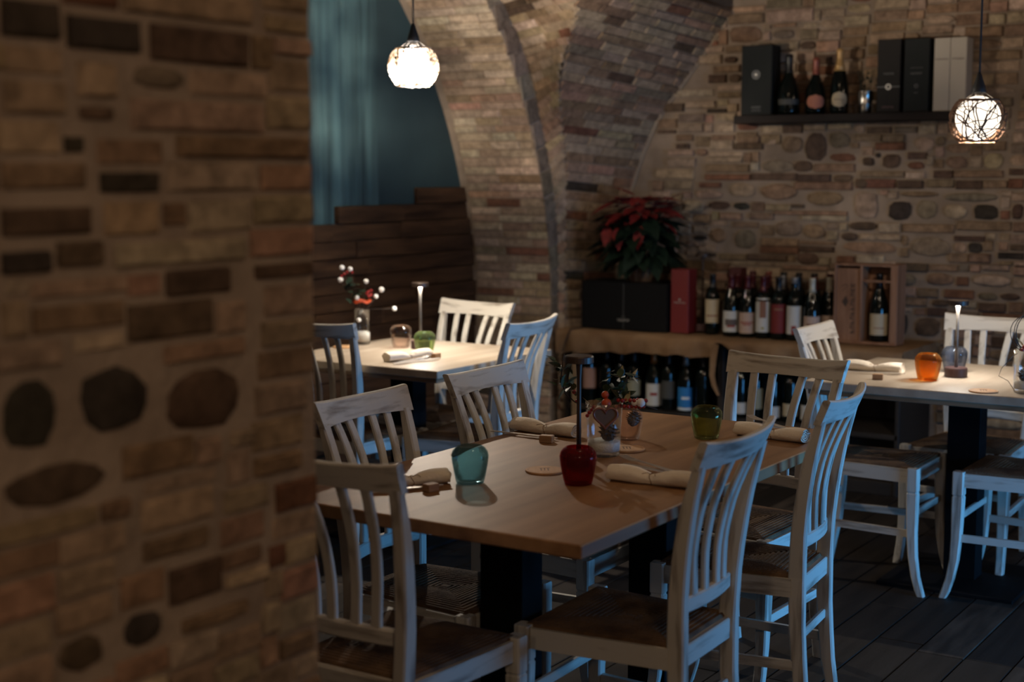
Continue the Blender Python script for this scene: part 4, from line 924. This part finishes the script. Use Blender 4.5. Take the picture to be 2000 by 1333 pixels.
def strokes(parent, x0, x1, z, h, y, mat, n, seed=1, nm='lettering', vertical=False):
    """small unreadable print: a row of letter-high marks"""
    rnd = random.Random(seed); b = MB(); w_ = (x1-x0)/n
    for i in range(n):
        a = x0+i*w_+w_*.12; c = x0+(i+1)*w_-w_*.12; q = rnd.random()
        rects = [(a, a+(c-a)*.28, 0, 1)]
        if q < .6: rects.append((a, c, .8, 1))
        if q > .3: rects.append((a, c, 0, .2))
        if q > .5: rects.append((c-(c-a)*.28, c, 0, 1))
        if q < .5: rects.append((a, c*.8+a*.2, .42, .6))
        for r0, r1, k0, k1 in rects:
            if vertical: b.box(z+k0*h, z+k1*h, y-.0006, y, r0, r1)
            else: b.box(r0, r1, y-.0006, y, z+k0*h, z+k1*h)
    return obj(nm, b.mesh(nm, mat), parent)
def gift_box(name, x0, x1, y0, y1, z0, z1, mat, label, rz=0, group=None):
    cx, cy = (x0+x1)/2, (y0+y1)/2
    t = thing(name, label, 'box', (cx, cy, z0), rz, group); hx, hy = (x1-x0)/2, (y1-y0)/2
    b = MB(); b.box(-hx, hx, -hy, hy, 0, z1-z0, .002); obj('carton', b.mesh('carton', mat), t)
    return t, hx, -hy, z1-z0
t, hx, fy, h = gift_box('gift_box', -3.803, -3.309, 6.535, 6.76, CZ, .921, M_BLACKBOX, 'wide black box on the counter carrying the poinsettia')
b = MB(); b.box(-.001, .001, fy-.0006, fy, .004, h-.004); obj('seam', b.mesh('seam', M_GREYPRINT), t)
strokes(t, -.035, .035, .045, .012, fy, M_SILVER, 9, 3); strokes(t, -.012, .012, .066, .005, fy, M_GREYPRINT, 4, 4, 'emblem')
t, hx, fy, h = gift_box('gift_box', -3.300, -3.203, 6.56, 6.655, CZ, .996, M_REDBOX, 'tall red bottle box beside the black box on the counter')
strokes(t, -.032, .032, .150, .007, fy, M_SILVER, 10, 5); b = MB(); b.lathe([(.006, 0), (.006, .0008), (.0001, .0008)], 12); o = obj('emblem', b.mesh('emblem', M_SILVER), t, (0, fy, .168), (PI/2, 0, 0))
t, hx, fy, h = gift_box('gift_box', -3.195, -3.145, 6.715, 6.80, CZ, .80, pbr('maroon_card', (.03, .006, .009), .6), 'low maroon box in the shade behind the unlit counter lamp')
t, hx, fy, h = gift_box('gift_box', -3.075, -3.010, 6.755, 6.83, CZ, 1.0, pbr('dark_red_card', (.065, .009, .010), .6), 'dark red box standing behind the first counter bottles')
# wooden bottle crate: closed half and open half
t = thing('bottle_crate', 'wooden double bottle box, left half closed with dark lettering, right half open', 'box', (-2.31, 6.66, CZ))
def wp(nm, x0, x1, y0, y1, z0, z1, m=M_CRATE): b = MB(); b.box(x0, x1, y0, y1, z0, z1, .0015); return obj(nm, b.mesh(nm, m), t)
HH = .375
wp('base', -.155, .150, -.06, .06, 0, .012); wp('back_panel', -.155, .150, .05, .06, .012, HH)
wp('side_panel', -.155, -.145, -.06, .05, .012, HH); wp('middle_panel', -.030, -.018, -.06, .05, .012, HH); wp('side_panel', .116, .150, -.06, .05, .012, HH)
wp('top_panel', -.145, -.030, -.06, .05, HH-.010, HH); wp('top_panel', -.018, .116, -.06, .05, HH-.010, HH); wp('crossbar', -.018, .116, -.060, -.050, .292, .302)
lid = wp('sliding_lid', -.145, -.030, -.050, -.044, .012, HH-.022)
strokes(lid, .045, .285, -.076, .020, -.050, M_INK, 11, 8, 'lettering', True)
b = MB(); b.add([(-.118, -.0506, .195), (-.100, -.0506, .170), (-.086, -.0506, .195), (-.098, -.0506, .225)], [(0, 1, 2, 3)]); b.tube([(-.12, -.0506, .265), (-.105, -.0506, .278), (-.09, -.0506, .268)], .0015, 4); b.tube([(-.118, -.0506, .245), (-.10, -.0506, .262)], .0012, 4)
obj('emblem', b.mesh('emblem', M_INK), lid)
bottle((-2.262, 6.652), CZ+.0125, 'bg', 'k', 'burgundy bottle with cream label standing in the open wooden box', 'bottle in the wooden box', 'cream', (.03, .125), ((.06, .064, .6, P_BRN),), s=1.06, ang=.35)

# ------------------------------------------------------------------ wall shelf
b = MB(); b.box(-3.079, -1.925, 6.785, 6.94, 1.716, 1.757, .003)
tag(obj('wall_shelf', b.mesh('wall_shelf', M_DWOOD)), 'dark wooden wall shelf carrying bottles and boxes', 'shelf')
SZ = 1.7575
t, hx, fy, h = gift_box('gift_box', -3.046, -2.885, 6.80, 6.91, SZ, 2.098, M_DGREEN, 'dark green box with round silver emblem at the left of the wall shelf')
b = MB(); b.lathe([(.022, 0), (.022, .0006), (.014, .0006), (.014, 0)], 24, cap=False); obj('emblem_ring', b.mesh('emblem', M_GREYPRINT), t, (-.003, fy, .198), (PI/2, 0, 0))
b = MB(); b.lathe([(.0075, 0), (.0075, .0008), (.0001, .0008)], 14); obj('emblem', b.mesh('emblem', M_SILVER), t, (-.003, fy, .198), (PI/2, 0, 0))
strokes(t, -.026, .026, .034, .009, fy, M_GREYPRINT, 7, 11); strokes(t, -.024, .024, .020, .006, fy, M_GREYPRINT, 9, 12)
GS = 'bottles on the wall shelf'
bottle((-2.815, 6.85), SZ, 'wd', 'k', 'all black sparkling wine bottle on the wall shelf', GS, 'dim', (.045, .07), (), s=1.08)
bottle((-2.676, 6.85), SZ, 'wd', 'c', 'bulbous bottle with copper capsule and salmon oval label on the wall shelf', GS, 'salmon', (.025, .092), (), True, s=1.0)
bottle((-2.556, 6.85), SZ, 'ch', 'g', 'bottle with gold capsule and ivory oval label on the wall shelf', GS, 'cream', (.03, .105), ((.066, .069, .6, P_INK),), True, capz=.205, s=.99)
t = thing('tin_pot', 'shiny tin pot with a plant on the wall shelf', 'pot', (-2.424, 6.845, SZ))
b = MB(); b.lathe([(.030, 0), (.031, .002), (.0325, .04), (.0335, .042), (.0335, .046), (.033, .048), (.036, .098), (.0375, .100), (.0375, .104), (.035, .104), (.031, .01), (.001, .01)], 28); obj('bucket', b.mesh('bucket', M_TIN, True), t)
b = MB()
for k in range(9):
    a = k*.7; b.tube([(.02*math.cos(a), .02*math.sin(a), .09), (.03*math.cos(a), .03*math.sin(a)*.6, .15), (.045*math.cos(a+.3), .03*math.sin(a), .20)], .0012, 4)
pl = obj('stems', b.mesh('stems', M_LEAFD), t)
for k in range(26): obj('leaf', LEAFD, t, (.045*math.cos(k*2.4)*rnd.random()+.01, .03*math.sin(k*1.7), .10+.09*rnd.random()), (rnd.uniform(-.4, 1), 0, k*1.9), (.028,)*3)
b = MB()
for k in range(6): b.tube([(-.075+.028*k+.008*math.sin(q), -.045+.006*math.cos(q*2), .006+.055*math.sin(PI*q/8)*(1-.08*k)) for q in range(9)], .0011, 4)
tag(obj('twig_tangle', b.mesh('twig_tangle', M_TWIG, True), None, (-2.44, 6.845, SZ)), 'loose tangle of thin twigs around the tin pot on the shelf', 'twigs')
t, hx, fy, h = gift_box('gift_box', -2.354, -2.243, 6.80, 6.905, SZ, 2.096, M_DBROWN, 'dark brown box with silver ring and line on the wall shelf')
b = MB(); b.box(-hx, hx, fy-.0006, fy, .116, .1195); obj('line', b.mesh('line', M_GREYPRINT), t)
b = MB(); b.lathe([(.0135, 0), (.0135, .0012), (.0085, .0012), (.0085, 0)], 24, cap=False); obj('ring', b.mesh('ring', M_SILVER), t, (0, fy, .118), (PI/2, 0, 0))
strokes(t, -.025, .025, .175, .008, fy, M_GREYPRINT, 7, 21); strokes(t, -.028, .028, .020, .008, fy, M_MAROON, 8, 22)
t, hx, fy, h = gift_box('gift_box', -2.226, -2.107, 6.80, 6.905, SZ, 2.094, M_DGREEN, 'very dark green box with small print next to the white boxes on the shelf')
strokes(t, -.028, .028, .172, .008, fy, M_GREYPRINT, 8, 23); b = MB(); b.lathe([(.009, 0), (.009, .0008), (.006, .0008), (.006, 0)], 20, cap=False); obj('ring', b.mesh('ring', M_GREYPRINT), t, (0, fy, .118), (PI/2, 0, 0))
strokes(t, -.010, .010, .085, .004, fy, M_GREYPRINT, 4, 24); strokes(t, -.03, .03, .20, .003, fy, M_GREYPRINT, 12, 25)
for x0, x1, sd, lb in ((-2.086, -2.0125, 31, 'ivory bottle box next to the dark boxes on the shelf, left of the pair'), (-2.0105, -1.937, 32, 'ivory bottle box at the right end of the shelf behind the pendant lamp')):
    t, hx, fy, h = gift_box('gift_box', x0, x1, 6.80, 6.90, SZ, 2.09, M_WHITEBOX, lb)
    strokes(t, -.030, .030 if sd == 31 else .026, .232, .007, fy, M_SEAM, 10 if sd == 31 else 6, sd)

# ------------------------------------------------------------------ poinsettia
t = thing('poinsettia', 'red poinsettia with dark green leaves on the black counter box', 'plant', (-3.53, 6.665, .9215), 0, None, (1.12, 1.05, 1.06))
b = MB(); rg = []
for z, r, am in ((0, .062, 0), (.05, .075, .004), (.09, .088, .012), (.105, .098, .020)):
    rg.append([((r+am*math.sin(j*2.1))*math.cos(2*PI*j/40), (r+am*math.sin(j*2.1))*math.sin(2*PI*j/40), z+am*.5*math.sin(j*1.3)) for j in range(40)])
b.loft(rg); obj('foil_wrap', b.mesh('foil_wrap', M_FOIL), t)
b = MB(); rp = random.Random(2)
for k in range(9): a = k*.7; b.tube([(.03*math.cos(a), .03*math.sin(a), .09), (.06*math.cos(a), .06*math.sin(a), .2), (.10*math.cos(a), .09*math.sin(a), .34)], .004, 5)
obj('stems', b.mesh('stems', M_LEAFD, True), t)
for k in range(96):
    a = k*2.39996; z = .07+.23*(k/96)+rp.uniform(-.01, .01); r = .05+.08*rp.random()
    obj('leaf', LEAFD, t, (r*math.cos(a), r*math.sin(a)*.8, z+.03), (rp.uniform(-.75, .15), rp.uniform(-.4, .4), a-PI/2), (rp.uniform(.12, .165),)*3)
for k in range(60):
    a = k*2.39996; q = k/60; r = .02+.11*rp.random(); z = .30+.12*q-.2*r+rp.uniform(-.01, .01)
    s = rp.uniform(.10, .15); obj('bract', BRACT, t, (r*math.cos(a), r*math.sin(a)*.75, z), (rp.uniform(-.55, .35)+.3*q, rp.uniform(-.3, .3), a-PI/2), (s, s, s))
for k, (x, z, rx) in enumerate(((.06, .27, -1.1), (-.11, .27, -1.0), (-.06, .26, -.9))): obj('bract', BRACT, t, (x, -.12, z), (rx, 0, PI+.3*k), (.12, .12, .12))
